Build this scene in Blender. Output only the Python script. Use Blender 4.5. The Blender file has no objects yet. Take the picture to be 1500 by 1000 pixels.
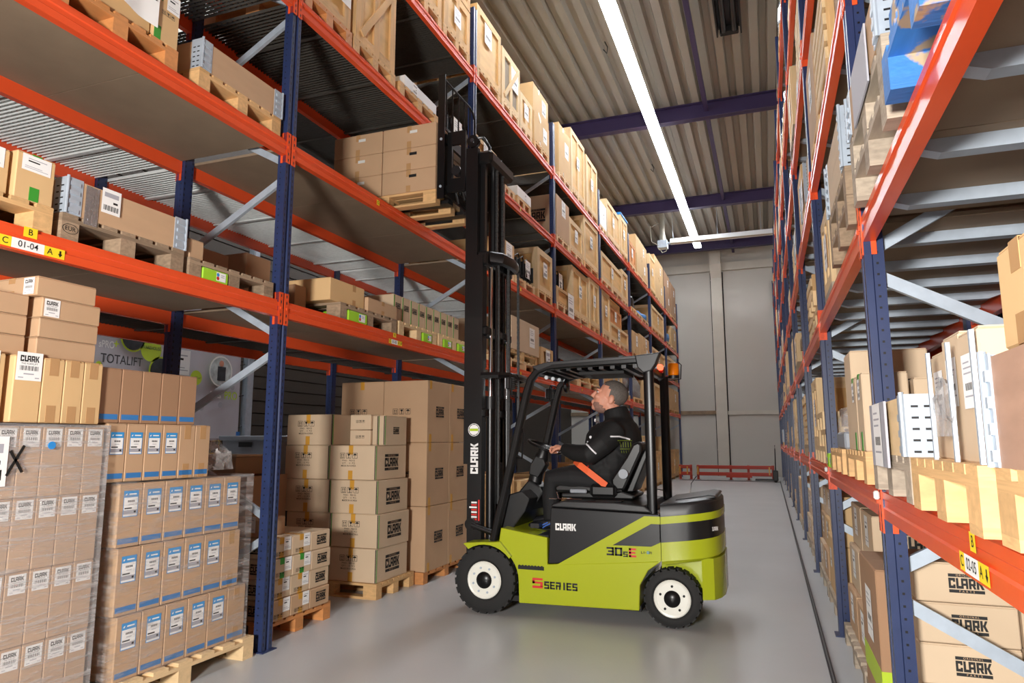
import bpy, bmesh, math, random
from mathutils import Vector, Matrix
random.seed(7)
PI = math.pi
scn = bpy.context.scene
COL = scn.collection

# ---------------------------------------------------------------- camera
cam_d = bpy.data.cameras.new('camera'); cam_d.lens = 24.0; cam_d.sensor_width = 36.0
cam_d.clip_start = 0.05; cam_d.clip_end = 200
cam = bpy.data.objects.new('camera', cam_d); COL.objects.link(cam)
cam.location = (0, 0, 1.5)
cam.rotation_euler = (math.radians(90 + 8.25), 0, math.radians(20.46))
scn.camera = cam
# ---------------------------------------------------------------- world, photographer's strobe, exposure
wld = bpy.data.worlds.new('world'); scn.world = wld; wld.use_nodes = True
wld.node_tree.nodes['Background'].inputs[0].default_value = (0.75, 0.8, 0.9, 1)
wld.node_tree.nodes['Background'].inputs[1].default_value = 0.05
def area_light(name, loc, target, sx, sy, power, col=(1, 1, 1)):
    d = bpy.data.lights.new(name, 'AREA'); d.shape = 'RECTANGLE'; d.size = sx; d.size_y = sy
    d.energy = power; d.color = col
    o = bpy.data.objects.new(name, d); COL.objects.link(o); o.location = loc
    o.rotation_euler = (Vector(target) - Vector(loc)).to_track_quat('-Z', 'Y').to_euler()
    return o
STROBE = area_light('strobe_softbox', (-1.0, -2.2, 1.85), (-1.7, 6.0, 1.7), 0.6, 0.6, 500, (1.0, 0.97, 0.93))
LED_POWER = 36.0
vs = scn.view_settings
vs.view_transform = 'Standard'; vs.look = 'None'; vs.gamma = 1.0; vs.exposure = 0.1; vs.use_curve_mapping = False

# ---------------------------------------------------------------- helpers
def lin(c):
    return tuple(((v / 255) / 12.92 if v / 255 <= 0.04045 else ((v / 255 + 0.055) / 1.055) ** 2.4) for v in c) + (1.0,)
MATS = {}
def mat(name, rgb, rough=0.5, metal=0.0, var=0.0, bump=0.0, scale=8.0, stretch=None, spec=0.5, coord='Object', rand=0.0, mottle=None):
    m = bpy.data.materials.new(name); m.use_nodes = True; MATS[name] = m
    nt = m.node_tree; N = nt.nodes; L = nt.links; b = N['Principled BSDF']
    b.inputs['Roughness'].default_value = rough; b.inputs['Metallic'].default_value = metal
    b.inputs['Specular IOR Level'].default_value = spec
    base = lin(rgb); b.inputs['Base Color'].default_value = base
    col = None
    if var or bump:
        tc = N.new('ShaderNodeTexCoord'); mp = N.new('ShaderNodeMapping'); no = N.new('ShaderNodeTexNoise')
        L.new(tc.outputs[coord], mp.inputs[0]); L.new(mp.outputs[0], no.inputs['Vector'])
        if stretch: mp.inputs['Scale'].default_value = stretch
        no.inputs['Scale'].default_value = scale; no.inputs['Detail'].default_value = 5
        if rand:
            oi = N.new('ShaderNodeObjectInfo'); ad = N.new('ShaderNodeVectorMath'); ad.operation = 'SCALE'
            cx = N.new('ShaderNodeCombineXYZ'); L.new(oi.outputs['Random'], cx.inputs[0]); L.new(oi.outputs['Random'], cx.inputs[1]); L.new(oi.outputs['Random'], cx.inputs[2])
            L.new(cx.outputs[0], ad.inputs[0]); ad.inputs['Scale'].default_value = 37.0
            L.new(ad.outputs[0], mp.inputs['Location'])
    if var:
        mr = N.new('ShaderNodeMapRange'); L.new(no.outputs['Fac'], mr.inputs[0])
        mr.inputs[1].default_value = 0.3; mr.inputs[2].default_value = 0.7; mr.inputs[3].default_value = 1 - var; mr.inputs[4].default_value = 1 + var * 0.6
        fac = mr.outputs[0]
        if rand:
            ra = N.new('ShaderNodeMapRange'); L.new(oi.outputs['Random'], ra.inputs[0]); ra.inputs[3].default_value = 1 - rand; ra.inputs[4].default_value = 1 + rand
            mu = N.new('ShaderNodeMath'); mu.operation = 'MULTIPLY'; L.new(fac, mu.inputs[0]); L.new(ra.outputs[0], mu.inputs[1]); fac = mu.outputs[0]
        vm = N.new('ShaderNodeVectorMath'); vm.operation = 'SCALE'; vm.inputs[0].default_value = base[:3]; L.new(fac, vm.inputs['Scale'])
        L.new(vm.outputs[0], b.inputs['Base Color'])
    if bump:
        bp = N.new('ShaderNodeBump'); bp.inputs['Strength'].default_value = bump; bp.inputs['Distance'].default_value = 0.01
        L.new(no.outputs['Fac'], bp.inputs['Height']); L.new(bp.outputs[0], b.inputs['Normal'])
    return m
def emat(name, rgb, strength):
    m = bpy.data.materials.new(name); m.use_nodes = True; MATS[name] = m
    b = m.node_tree.nodes['Principled BSDF']; b.inputs['Base Color'].default_value = lin(rgb)
    b.inputs['Emission Color'].default_value = lin(rgb); b.inputs['Emission Strength'].default_value = strength
    return m
WLOC = {}
def wl(o): return WLOC.get(o.name, Vector((0, 0, 0))) if o else Vector((0, 0, 0))
REG = {}
def tag(o, label=None, cat=None, group=None, kind=None):
    if label: o['label'] = label; REG.setdefault(label, []).append(o)
    if cat: o['category'] = cat
    if group: o['group'] = group
    if kind: o['kind'] = kind
    return o
def thing(name, label, cat, loc, group=None):
    o = bpy.data.objects.new(name, None); COL.objects.link(o); o.location = loc
    o.empty_display_size = 0.1
    WLOC[o.name] = Vector(loc); return tag(o, label, cat, group)
def M(x): return MATS[x] if isinstance(x, str) else x
def put(name, me, loc, parent=None, rot=None, scale=None):
    o = bpy.data.objects.new(name, me); COL.objects.link(o)
    o.location = Vector(loc) - wl(parent)
    if parent: o.parent = parent
    if rot is not None: o.rotation_euler = rot
    if scale is not None: o.scale = scale
    WLOC[o.name] = Vector(loc); return o
class MB:
    def __init__(s): s.v = []; s.f = []; s.m = []
    def add(s, vs_, fs, mi=0):
        b = len(s.v); s.v += [tuple(p) for p in vs_]
        for f in fs: s.f.append(tuple(b + i for i in f)); s.m.append(mi)
        return s
    def box(s, x0, x1, y0, y1, z0, z1, mi=0):
        return s.add([(x0,y0,z0),(x1,y0,z0),(x1,y1,z0),(x0,y1,z0),(x0,y0,z1),(x1,y0,z1),(x1,y1,z1),(x0,y1,z1)],
                     [(0,3,2,1),(4,5,6,7),(0,1,5,4),(1,2,6,5),(2,3,7,6),(3,0,4,7)], mi)
    def cbox(s, x0, x1, y0, y1, z0, z1, c=0.006, mi=0):
        V = []; idx = {}
        lo = (x0, y0, z0); hi = (x1, y1, z1)
        for sx in (0, 1):
            for sy in (0, 1):
                for sz in (0, 1):
                    S = (sx, sy, sz)
                    for a in range(3):
                        p = [0, 0, 0]
                        for k in range(3):
                            q = hi[k] if S[k] else lo[k]
                            p[k] = q if k == a else q + (-c if S[k] else c)
                        idx[S + (a,)] = len(V); V.append(p)
        F = []
        for a in range(3):
            b, d = [(1, 2), (2, 0), (0, 1)][a]
            for sd in (0, 1):
                def k(p, q):
                    S = [0, 0, 0]; S[a] = sd; S[b] = p; S[d] = q; return idx[tuple(S) + (a,)]
                q = [k(0, 0), k(1, 0), k(1, 1), k(0, 1)]
                F.append(q if sd else q[::-1])
        for a in range(3):
            b, d = [(1, 2), (2, 0), (0, 1)][a]
            for p in (0, 1):
                for q in (0, 1):
                    S0 = [0, 0, 0]; S0[b] = p; S0[d] = q; S1 = list(S0); S1[a] = 1
                    F.append([idx[tuple(S0) + (b,)], idx[tuple(S1) + (b,)], idx[tuple(S1) + (d,)], idx[tuple(S0) + (d,)]])
        for sx in (0, 1):
            for sy in (0, 1):
                for sz in (0, 1): F.append([idx[(sx, sy, sz, a)] for a in range(3)])
        return s.add(V, F, mi)
    def prism(s, poly, axis, a, b, mi=0):
        n = len(poly)
        def P(u, v, w): return {'x': (w, u, v), 'y': (u, w, v), 'z': (u, v, w)}[axis]
        V = [P(u, v, a) for u, v in poly] + [P(u, v, b) for u, v in poly]
        F = [tuple(range(n)), tuple(range(n, 2 * n))] + [(i, (i + 1) % n, n + (i + 1) % n, n + i) for i in range(n)]
        return s.add(V, F, mi)
    def bar(s, p0, p1, w, h, up=(0, 0, 1), mi=0):
        p0 = Vector(p0); p1 = Vector(p1); d = (p1 - p0).normalized(); u = Vector(up)
        r = d.cross(u)
        if r.length < 1e-4: r = d.cross(Vector((1, 0, 0)))
        r.normalize(); u = r.cross(d)
        V = []
        for p in (p0, p1):
            for a, b in ((-1, -1), (1, -1), (1, 1), (-1, 1)): V.append(p + r * a * w / 2 + u * b * h / 2)
        return s.add(V, [(0,1,2,3),(4,5,6,7),(0,1,5,4),(1,2,6,5),(2,3,7,6),(3,0,4,7)], mi)
    def tube(s, pts, r, n=8, closed=False, mi=0, flat=1.0):
        P = [Vector(p) for p in pts]; k = len(P); R = r if isinstance(r, (list, tuple)) else [r] * k
        V = []; up = None
        for i in range(k):
            a = P[i - 1] if (i > 0 or closed) else P[i]; b = P[(i + 1) % k] if (i < k - 1 or closed) else P[i]
            d = (b - a).normalized()
            if up is None:
                up = Vector((0, 0, 1)) if abs(d.z) < 0.9 else Vector((1, 0, 0))
            x = d.cross(up); x.normalize(); y = x.cross(d); up = y
            for j in range(n):
                t = 2 * PI * j / n; V.append(P[i] + x * math.cos(t) * R[i] + y * math.sin(t) * R[i] * flat)
        F = []
        for i in range(k if closed else k - 1):
            for j in range(n):
                a = i * n + j; b = i * n + (j + 1) % n; c = ((i + 1) % k) * n + (j + 1) % n; d = ((i + 1) % k) * n + j
                F.append((a, b, c, d))
        if not closed: F += [tuple(range(n)), tuple(range((k - 1) * n, k * n))]
        return s.add(V, F, mi)
    def cyl(s, p0, p1, r0, r1=None, n=16, mi=0):
        return s.tube([p0, p1], [r0, r0 if r1 is None else r1], n, mi=mi)
    def lathe(s, prof, c, axis='z', n=24, mi=0, closed=False):
        V = []; c = Vector(c)
        for r, h in prof:
            for j in range(n):
                t = 2 * PI * j / n; a, b = r * math.cos(t), r * math.sin(t)
                V.append(c + Vector({'z': (a, b, h), 'y': (a, h, b), 'x': (h, a, b)}[axis]))
        k = len(prof); F = []
        for i in range(k if closed else k - 1):
            i2 = (i + 1) % k
            for j in range(n): F.append((i * n + j, i * n + (j + 1) % n, i2 * n + (j + 1) % n, i2 * n + j))
        if not closed: F += [tuple(range(n)), tuple(range((k - 1) * n, k * n))]
        return s.add(V, F, mi)
    def loft(s, rings, mi=0, caps=True):
        n = len(rings[0]); V = [p for r in rings for p in r]; F = []
        for i in range(len(rings) - 1):
            for j in range(n): F.append((i * n + j, i * n + (j + 1) % n, (i + 1) * n + (j + 1) % n, (i + 1) * n + j))
        if caps: F += [tuple(range(n)), tuple(range((len(rings) - 1) * n, len(rings) * n))]
        return s.add(V, F, mi)
    def ball(s, c, rx, ry=None, rz=None, n=12, mi=0):
        ry = ry or rx; rz = rz or rx; rings = []
        for i in range(n // 2 + 1):
            t = PI * i / (n // 2); r = max(math.sin(t), 0.02)
            rings.append([(c[0] + rx * r * math.cos(2 * PI * j / n), c[1] + ry * r * math.sin(2 * PI * j / n), c[2] + rz * math.cos(t)) for j in range(n)])
        return s.loft(rings, mi)
    def mesh(s, name, mats, smooth=False, org=None, angle=0.6):
        me = bpy.data.meshes.new(name)
        if org is None:
            xs = [p[0] for p in s.v]; ys = [p[1] for p in s.v]; zs = [p[2] for p in s.v]
            org = Vector(((min(xs) + max(xs)) / 2, (min(ys) + max(ys)) / 2, (min(zs) + max(zs)) / 2))
        org = Vector(org)
        me.from_pydata([Vector(p) - org for p in s.v], [], s.f)
        for m in (mats if isinstance(mats, (list, tuple)) else [mats]): me.materials.append(M(m))
        me.polygons.foreach_set('material_index', s.m)
        bm = bmesh.new(); bm.from_mesh(me); bmesh.ops.recalc_face_normals(bm, faces=bm.faces); bm.to_mesh(me); bm.free()
        if smooth:
            me.shade_smooth(); me.set_sharp_from_angle(angle=angle)
        me.update(); return me, org
    def build(s, name, mats, parent=None, smooth=False, angle=0.6):
        me, org = s.mesh(name, mats, smooth, angle=angle); return put(name, me, org, parent)
def CB(x0, x1, y0, y1, z0, z1, c=0.006, mi=0): return MB().cbox(x0, x1, y0, y1, z0, z1, c, mi)
CUBES = {}
def cube(name, mt, parent, x0, x1, y0, y1, z0, z1):
    """a board, block or batten: shared unit-cube mesh, scaled"""
    k = M(mt).name
    if k not in CUBES: CUBES[k] = MB().box(-.5, .5, -.5, .5, -.5, .5).mesh('piece', mt, org=(0, 0, 0))[0]
    return put(name, CUBES[k], ((x0 + x1) / 2, (y0 + y1) / 2, (z0 + z1) / 2), parent, scale=(abs(x1 - x0), abs(y1 - y0), abs(z1 - z0)))
# face frames for flat print: text x runs right, y up, seen from outside
FACE = {'+x': Matrix(((0, 0, 1), (1, 0, 0), (0, 1, 0))), '-x': Matrix(((0, 0, -1), (-1, 0, 0), (0, 1, 0))),
        '-y': Matrix(((1, 0, 0), (0, 0, -1), (0, 1, 0))), '+z': Matrix.Identity(3),
        '+xup': Matrix(((0, 0, 1), (0, -1, 0), (1, 0, 0))), '-yup': Matrix(((0, -1, 0), (0, 0, -1), (1, 0, 0)))}
def decal(name, me, parent, face, pos, s=1.0, sy=None):
    o = bpy.data.objects.new(name, me); COL.objects.link(o)
    R = FACE[face] if isinstance(face, str) else face
    o.rotation_euler = R.to_euler(); o.location = Vector(pos) - wl(parent); o.scale = (s, s if sy is None else sy, s)
    if parent: o.parent = parent
    WLOC[o.name] = Vector(pos); return o
TXT = {}
def text_geo(t, bold=0.0, spacing=1.0):
    k = (t, bold, spacing)
    if k not in TXT:
        cu = bpy.data.curves.new('t', 'FONT'); cu.body = t; cu.align_x = 'CENTER'; cu.align_y = 'CENTER'; cu.size = 1.0; cu.offset = bold; cu.space_character = spacing
        ob = bpy.data.objects.new('t', cu); me = bpy.data.meshes.new_from_object(ob)
        TXT[k] = ([tuple(v.co) for v in me.vertices], [tuple(p.vertices) for p in me.polygons])
        bpy.data.objects.remove(ob); bpy.data.meshes.remove(me)
    return TXT[k]
def add_text(mb, t, cx, cy, size, mi=0, z=0.0004, bold=0.0, sx=1.0, spacing=1.0):
    v, f = text_geo(t, bold, spacing)
    mb.add([(cx + p[0] * size * sx, cy + p[1] * size, z) for p in v], f, mi)
def rect(mb, x0, y0, x1, y1, mi=0, z=0.0): mb.add([(x0, y0, z), (x1, y0, z), (x1, y1, z), (x0, y1, z)], [(0, 1, 2, 3)], mi)
def poly(mb, pts, mi=0, z=0.0): mb.add([(p[0], p[1], z) for p in pts], [tuple(range(len(pts)))], mi)
def flat(mb, name, mats):
    me = bpy.data.meshes.new(name); me.from_pydata(mb.v, [], mb.f)
    for m in mats: me.materials.append(M(m))
    me.polygons.foreach_set('material_index', mb.m); me.update(); return me
# ---------------------------------------------------------------- materials
mat('floor_paint', (190, 192, 193), 0.3, var=0.07, bump=0.02, scale=0.9, coord='Object')
mat('deck_steel', (150, 144, 132), 0.55, var=0.06, scale=0.5)
mat('concrete', (198, 194, 186), 0.8, var=0.06, bump=0.05, scale=1.2)
mat('concrete_post', (206, 200, 188), 0.75, var=0.05, scale=2)
mat('wall_dark', (58, 50, 42), 0.6, var=0.1, scale=3)
mat('wall_light', (205, 205, 195), 0.6)
mat('purple_steel', (58, 46, 84), 0.45)
mat('orange', (228, 84, 42), 0.27, var=0.04, scale=6)
mat('galv', (180, 192, 204), 0.4, 0.25, var=0.1, scale=14)
mat('grate', (228, 232, 230), 0.5, 0.0, var=0.08, scale=20)
mat('grate_dark', (84, 80, 74), 0.5, 0.4, var=0.08, scale=20)  # same gratings as the light ones, with shade put into a darker colour
mat('chip', (142, 122, 100), 0.8, var=0.1, bump=0.06, scale=4)
mat('chip_edge', (196, 158, 110), 0.85, var=0.25, scale=120)
mat('white_bolt', (222, 222, 216), 0.5)
mat('card', (190, 156, 122), 0.75, var=0.05, scale=3, rand=0.05)
mat('card_pale', (206, 182, 152), 0.75, var=0.04, scale=3, rand=0.04)
mat('card_dark', (160, 124, 94), 0.78, var=0.06, scale=3, rand=0.06)
mat('card_yel', (212, 176, 126), 0.72, var=0.05, scale=3, rand=0.05)
mat('wood', (214, 172, 118), 0.7, var=0.16, bump=0.1, scale=3, stretch=(1, 1, 1), rand=0.12)
mat('wood_new', (226, 196, 150), 0.68, var=0.12, bump=0.08, scale=3, rand=0.08)
mat('wood_old', (150, 128, 104), 0.85, var=0.25, bump=0.2, scale=4, rand=0.2)
mat('wood_grey', (168, 154, 136), 0.85, var=0.22, bump=0.2, scale=4, rand=0.15)
mat('wood_brown', (176, 140, 118), 0.6, var=0.12, bump=0.1, scale=4)
mat('ply', (222, 180, 118), 0.6, var=0.14, scale=2.2, stretch=(1, 1, 4), rand=0.06)
mat('orange_wood', (206, 140, 82), 0.6, var=0.12, scale=3, rand=0.1)
mat('tape', (204, 150, 58), 0.3)
mat('tape_clear', (184, 144, 100), 0.25)
mat('tape_green', (60, 150, 52), 0.35)
mat('ink', (22, 21, 20), 0.6)
mat('paper', (240, 240, 238), 0.6)
mat('paper_grey', (168, 168, 176), 0.6)
mat('label_blue', (58, 150, 214), 0.45)
mat('band_blue', (58, 122, 184), 0.5)
mat('sticker_yellow', (246, 214, 40), 0.5)
mat('lime', (176, 204, 40), 0.5)
mat('lime_bright', (160, 214, 50), 0.45)
mat('red_print', (206, 40, 34), 0.5)
mat('dot_blue', (46, 140, 214), 0.5)
mat('plastic_grey', (142, 148, 156), 0.4)
mat('black_plastic', (18, 18, 19), 0.42)
mat('black_matte', (20, 20, 20), 0.7)
mat('black_gloss', (16, 16, 17), 0.3, spec=0.35)
mat('mast_black', (16, 16, 17), 0.32, var=0.1, scale=4)
mat('steel_dark', (60, 60, 62), 0.35, 0.7)
mat('chrome', (200, 202, 205), 0.12, 1.0)
mat('chain', (96, 96, 96), 0.35, 0.8, var=0.3, scale=60)
mat('lift_green', (170, 180, 34), 0.22)
mat('lift_black', (22, 22, 24), 0.3)
mat('lift_top', (27, 27, 29), 0.4, bump=0.04, scale=200)
mat('tyre', (28, 28, 28), 0.75, var=0.1, bump=0.05, scale=30)
mat('rim', (236, 236, 226), 0.3)
mat('seat', (15, 15, 16), 0.38)
mat('belt', (240, 104, 56), 0.5)
mat('skin', (214, 150, 124), 0.5, var=0.05, scale=20)
mat('hair', (98, 90, 84), 0.7, var=0.3, scale=90)
mat('beard', (148, 112, 98), 0.8, var=0.3, scale=90)
mat('jacket', (13, 13, 14), 0.75, bump=0.15, scale=14)
mat('trousers', (19, 19, 21), 0.8, bump=0.15, scale=12)
mat('shoe', (24, 24, 28), 0.5)
mat('reflect', (236, 236, 240), 0.3)
mat('lime_thread', (104, 118, 30), 0.6)
mat('shoe_blue', (70, 110, 200), 0.5)
mat('amber', (240, 130, 10), 0.2)
mat('lamp_red', (190, 40, 30), 0.25)
mat('lamp_glass', (220, 225, 230), 0.15)
mat('barrier_red', (176, 58, 40), 0.45)
mat('white_paint', (226, 228, 230), 0.4)
mat('pipe', (176, 172, 160), 0.4, 0.4)
mat('banner', (192, 190, 198), 0.6, var=0.06, scale=2)
mat('banner_lime', (190, 216, 60), 0.6)
mat('charcoal', (64, 66, 70), 0.6)
mat('picture_dark', (54, 58, 62), 0.6, var=0.5, scale=9)
mat('picture_light', (196, 206, 206), 0.6, var=0.4, scale=9)
mat('blue_tube', (60, 130, 214), 0.4)
mat('foil', (190, 192, 194), 0.25, 0.8, var=0.1, bump=0.8, scale=9)
mat('glass_dark', (14, 14, 16), 0.1)
emat('led', (246, 250, 255), LED_POWER)
emat('lamp_lit', (255, 90, 60), 3.0)
emat('daylight', (235, 238, 230), 1.4)
def film(name, lo, hi, stretch):
    m = bpy.data.materials.new(name); m.use_nodes = True; MATS[name] = m
    nt = m.node_tree; N = nt.nodes; L = nt.links; N.remove(N['Principled BSDF']); out = N['Material Output']
    tr = N.new('ShaderNodeBsdfTransparent'); pb = N.new('ShaderNodeBsdfPrincipled'); mx = N.new('ShaderNodeMixShader')
    pb.inputs['Base Color'].default_value = (0.6, 0.58, 0.57, 1); pb.inputs['Roughness'].default_value = 0.12
    tc = N.new('ShaderNodeTexCoord'); mp = N.new('ShaderNodeMapping'); no = N.new('ShaderNodeTexNoise'); mr = N.new('ShaderNodeMapRange')
    mp.inputs['Scale'].default_value = stretch; mp.inputs['Rotation'].default_value = (0.35, 0, 0)
    no.inputs['Scale'].default_value = 3; no.inputs['Detail'].default_value = 6; no.inputs['Roughness'].default_value = 0.7
    L.new(tc.outputs['Object'], mp.inputs[0]); L.new(mp.outputs[0], no.inputs['Vector']); L.new(no.outputs['Fac'], mr.inputs[0])
    mr.inputs[1].default_value = 0.45; mr.inputs[2].default_value = 0.75; mr.inputs[3].default_value = lo; mr.inputs[4].default_value = hi
    bp = N.new('ShaderNodeBump'); bp.inputs['Strength'].default_value = 0.7; bp.inputs['Distance'].default_value = 0.02
    L.new(no.outputs['Fac'], bp.inputs['Height']); L.new(bp.outputs[0], pb.inputs['Normal'])
    L.new(mr.outputs[0], mx.inputs[0]); L.new(tr.outputs[0], mx.inputs[1]); L.new(pb.outputs[0], mx.inputs[2]); L.new(mx.outputs[0], out.inputs[0])
    return m
film('stretch_film', 0.24, 0.75, (1, 1.2, 14))
film('bag_film', 0.22, 0.8, (3, 3, 3))
film('sleeve_film', 0.06, 0.55, (1, 1.5, 10))
def perf(name, rgb):
    """painted upright with punched slots in two rows on the front and one row on the sides"""
    m = mat(name, rgb, 0.33, var=0.12, scale=9); nt = m.node_tree; N = nt.nodes; L = nt.links; b = N['Principled BSDF']
    src = b.inputs['Base Color'].links[0].from_socket
    tc = N.new('ShaderNodeTexCoord'); sp = N.new('ShaderNodeSeparateXYZ'); L.new(tc.outputs['Object'], sp.inputs[0])
    ge = N.new('ShaderNodeSeparateXYZ'); L.new(tc.outputs['Normal'], ge.inputs[0])
    def mth(op, a, bb=None):
        n = N.new('ShaderNodeMath'); n.operation = op
        for i, q in enumerate((a, bb)):
            if q is None: continue
            if isinstance(q, (int, float)): n.inputs[i].default_value = q
            else: L.new(q, n.inputs[i])
        return n.outputs[0]
    zz = mth('ABSOLUTE', mth('SUBTRACT', mth('MODULO', mth('ADD', sp.outputs[2], 50.0), 0.05), 0.025))
    ay = mth('ABSOLUTE', sp.outputs[1])
    front = mth('MULTIPLY', mth('MULTIPLY', mth('LESS_THAN', zz, 0.011), mth('LESS_THAN', mth('ABSOLUTE', mth('SUBTRACT', ay, 0.036)), 0.0055)), mth('GREATER_THAN', mth('ABSOLUTE', ge.outputs[0]), 0.7))
    side = mth('MULTIPLY', mth('MULTIPLY', mth('LESS_THAN', zz, 0.005), mth('LESS_THAN', mth('ABSOLUTE', mth('ADD', sp.outputs[0], 0.012)), 0.005)), mth('GREATER_THAN', mth('ABSOLUTE', ge.outputs[1]), 0.7))
    h = mth('MAXIMUM', front, side)
    mx = N.new('ShaderNodeMix'); mx.data_type = 'RGBA'; L.new(h, mx.inputs['Factor']); L.new(src, mx.inputs['A']); mx.inputs['B'].default_value = (0.006, 0.006, 0.008, 1)
    L.new(mx.outputs['Result'], b.inputs['Base Color'])
    return m
def chipped(name, paint, under):
    m = mat(name, paint, 0.6, var=0.12, bump=0.2, scale=5, rand=0.1); nt = m.node_tree; N = nt.nodes; L = nt.links; b = N['Principled BSDF']
    src = b.inputs['Base Color'].links[0].from_socket; tc = N.new('ShaderNodeTexCoord'); no = N.new('ShaderNodeTexNoise'); no.inputs['Scale'].default_value = 7; no.inputs['Detail'].default_value = 8
    ge = N.new('ShaderNodeNewGeometry'); L.new(ge.outputs['Position'], no.inputs['Vector']); mr = N.new('ShaderNodeMapRange'); L.new(no.outputs['Fac'], mr.inputs[0]); mr.inputs[1].default_value = .56; mr.inputs[2].default_value = .6
    mx = N.new('ShaderNodeMix'); mx.data_type = 'RGBA'; L.new(mr.outputs[0], mx.inputs['Factor']); L.new(src, mx.inputs['A']); mx.inputs['B'].default_value = lin(under); L.new(mx.outputs['Result'], b.inputs['Base Color'])
chipped('wood_blue', (56, 122, 196), (176, 152, 122))
perf('rack_blue', (42, 55, 93))

# ---------------------------------------------------------------- flat print meshes (logos, labels, symbols)
GL = {'C': [(0,0,1.4,5),(1.4,0,4,1.3),(1.4,3.7,4,5),(2.7,3.1,4,3.7),(2.7,1.3,4,1.9)],
      'L': [(0,0,1.4,5),(1.4,0,3.3,1.3)],
      'A': [(0,0,1.3,5),(1.3,3.8,4,5),(2.7,0,4,3.8),(1.3,1.5,2.7,2.6)],
      'R': [(0,0,1.4,5),(1.4,3.8,4,5),(2.7,2.4,4,3.8),(1.4,1.6,4,2.6),[(1.9,1.7),(3.3,1.7),(4.3,0),(2.8,0)]],
      'K': [(0,0,1.4,5),[(1.4,2.0),(2.8,5),(4.3,5),(2.6,2.0)],[(1.3,2.9),(2.6,3.3),(4.5,0),(2.9,0)]]}
def clark(mb, cx, cy, w, h, mi=0, z=0.0):
    adv = [4.5, 3.0, 4.5, 4.5, 4.4]; tot = 21.0; u = w / tot; k = h / 5; x = cx - w / 2
    for ch, a in zip('CLARK', adv):
        for g in GL[ch]:
            if isinstance(g, tuple): rect(mb, x + g[0] * u, cy - h / 2 + g[1] * k, x + g[2] * u, cy - h / 2 + g[3] * k, mi, z)
            else: poly(mb, [(x + p[0] * u, cy - h / 2 + p[1] * k) for p in g], mi, z)
        x += a * u
def m_logo():                                   # 1.0 wide: bar ORIGINAL, word, bar PARTS
    b = MB(); clark(b, 0, 0, 1.0, 0.33)
    for yy, t in ((0.25, 'ORIGINAL'), (-0.25, 'PARTS')):
        rect(b, -0.5, yy - 0.05, 0.5, yy + 0.05, 0); add_text(b, t, 0, yy, 0.09, 1, 0.0006, 0.003, 1.0, 2.0 if t == 'PARTS' else 1.45)
    return flat(b, 'printed_logo', ['ink', 'card'])
LOGO = m_logo()
def m_word(mt):
    b = MB(); clark(b, 0, 0, 1.0, 0.26); return flat(b, 'wordmark', [mt])
WORD_W = m_word('paper'); WORD_K = m_word('ink')
def m_symbols():                                # 1.0 wide row: this way up, fragile, keep dry
    b = MB(); t = 0.018
    for i, cx in enumerate((-0.36, 0, 0.36)):
        w = 0.14
        rect(b, cx - w, -w, cx + w, -w + t); rect(b, cx - w, w - t, cx + w, w); rect(b, cx - w, -w, cx - w + t, w); rect(b, cx + w - t, -w, cx + w, w)
        if i == 0:
            for s in (-0.05, 0.05): rect(b, cx + s - 0.012, -0.07, cx + s + 0.012, 0.05); poly(b, [(cx + s - 0.04, 0.03), (cx + s + 0.04, 0.03), (cx + s, 0.1)])
            rect(b, cx - 0.09, -0.1, cx + 0.09, -0.08)
        elif i == 1:
            poly(b, [(cx - 0.08, 0.1), (cx - 0.05, 0.02), (cx, -0.02), (cx + 0.05, 0.02), (cx + 0.08, 0.1)]); rect(b, cx - 0.014, -0.08, cx + 0.014, 0); rect(b, cx - 0.06, -0.1, cx + 0.06, -0.08)
        else:
            poly(b, [(cx - 0.1, 0.02), (cx - 0.07, 0.08), (cx, 0.105), (cx + 0.07, 0.08), (cx + 0.1, 0.02)]); rect(b, cx - 0.012, -0.1, cx + 0.012, 0.03)
    return b
SYMBOLS = flat(m_symbols(), 'handling_symbols', ['ink'])
def m_symtext():
    b = m_symbols()
    for i, t in enumerate(('P/NO :  902155', 'QTY  :  12  PCS', 'MADE IN KOREA')): add_text(b, t, 0, -0.24 - i * 0.13, 0.115, 0, 0, 0.002)
    return flat(b, 'shipping_marks', ['ink'])
SHIPMARK = m_symtext()
def m_lab_clark():                              # white label 1 x 1.1
    b = MB(); rect(b, -.5, -.55, .5, .55, 0); clark(b, 0, .3, .74, .24, 1, .0006)
    add_text(b, 'THE FORKLIFT', 0, .1, .1, 1, .0006, .002)
    x = -.36
    for i in range(17):
        w = .012 + .02 * ((i * 7) % 3) / 2; rect(b, x, -.16, x + w, .02, 1, .0006); x += .043
    rect(b, -.2, -.32, .2, -.27, 2, .0006); rect(b, -.4, -.46, -.2, -.42, 2, .0006); rect(b, .25, -.46, .42, -.42, 2, .0006); return flat(b, 'carton_label', ['paper', 'ink', 'paper_grey'])
LAB_CLARK = m_lab_clark()
def m_lab_blue():                               # 1 x 1.5 label with blue head and grey foot
    b = MB(); rect(b, -.5, -.75, .5, .75, 2); rect(b, -.46, -.71, .46, .36, 0, .0004); rect(b, -.46, -.6, .46, -.36, 3, .0008)
    rect(b, -.14, .5, .36, .58, 0, .0008); poly(b, [(-.4, .47), (-.3, .49), (-.26, .6), (-.37, .56)], 0, .0008)
    for i in range(6): rect(b, -.2 + i * .08, .08, -.145 + i * .08, .2, 1, .0008)
    rect(b, -.15, -.08, .2, -.04, 3, .0008)
    rect(b, -.4, -.3, .1, -.22, 1, .0008); rect(b, .24, -.54, .38, -.42, 1, .0012)
    return flat(b, 'carton_label', ['paper', 'ink', 'label_blue', 'paper_grey'])
LAB_BLUE = m_lab_blue()
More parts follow.
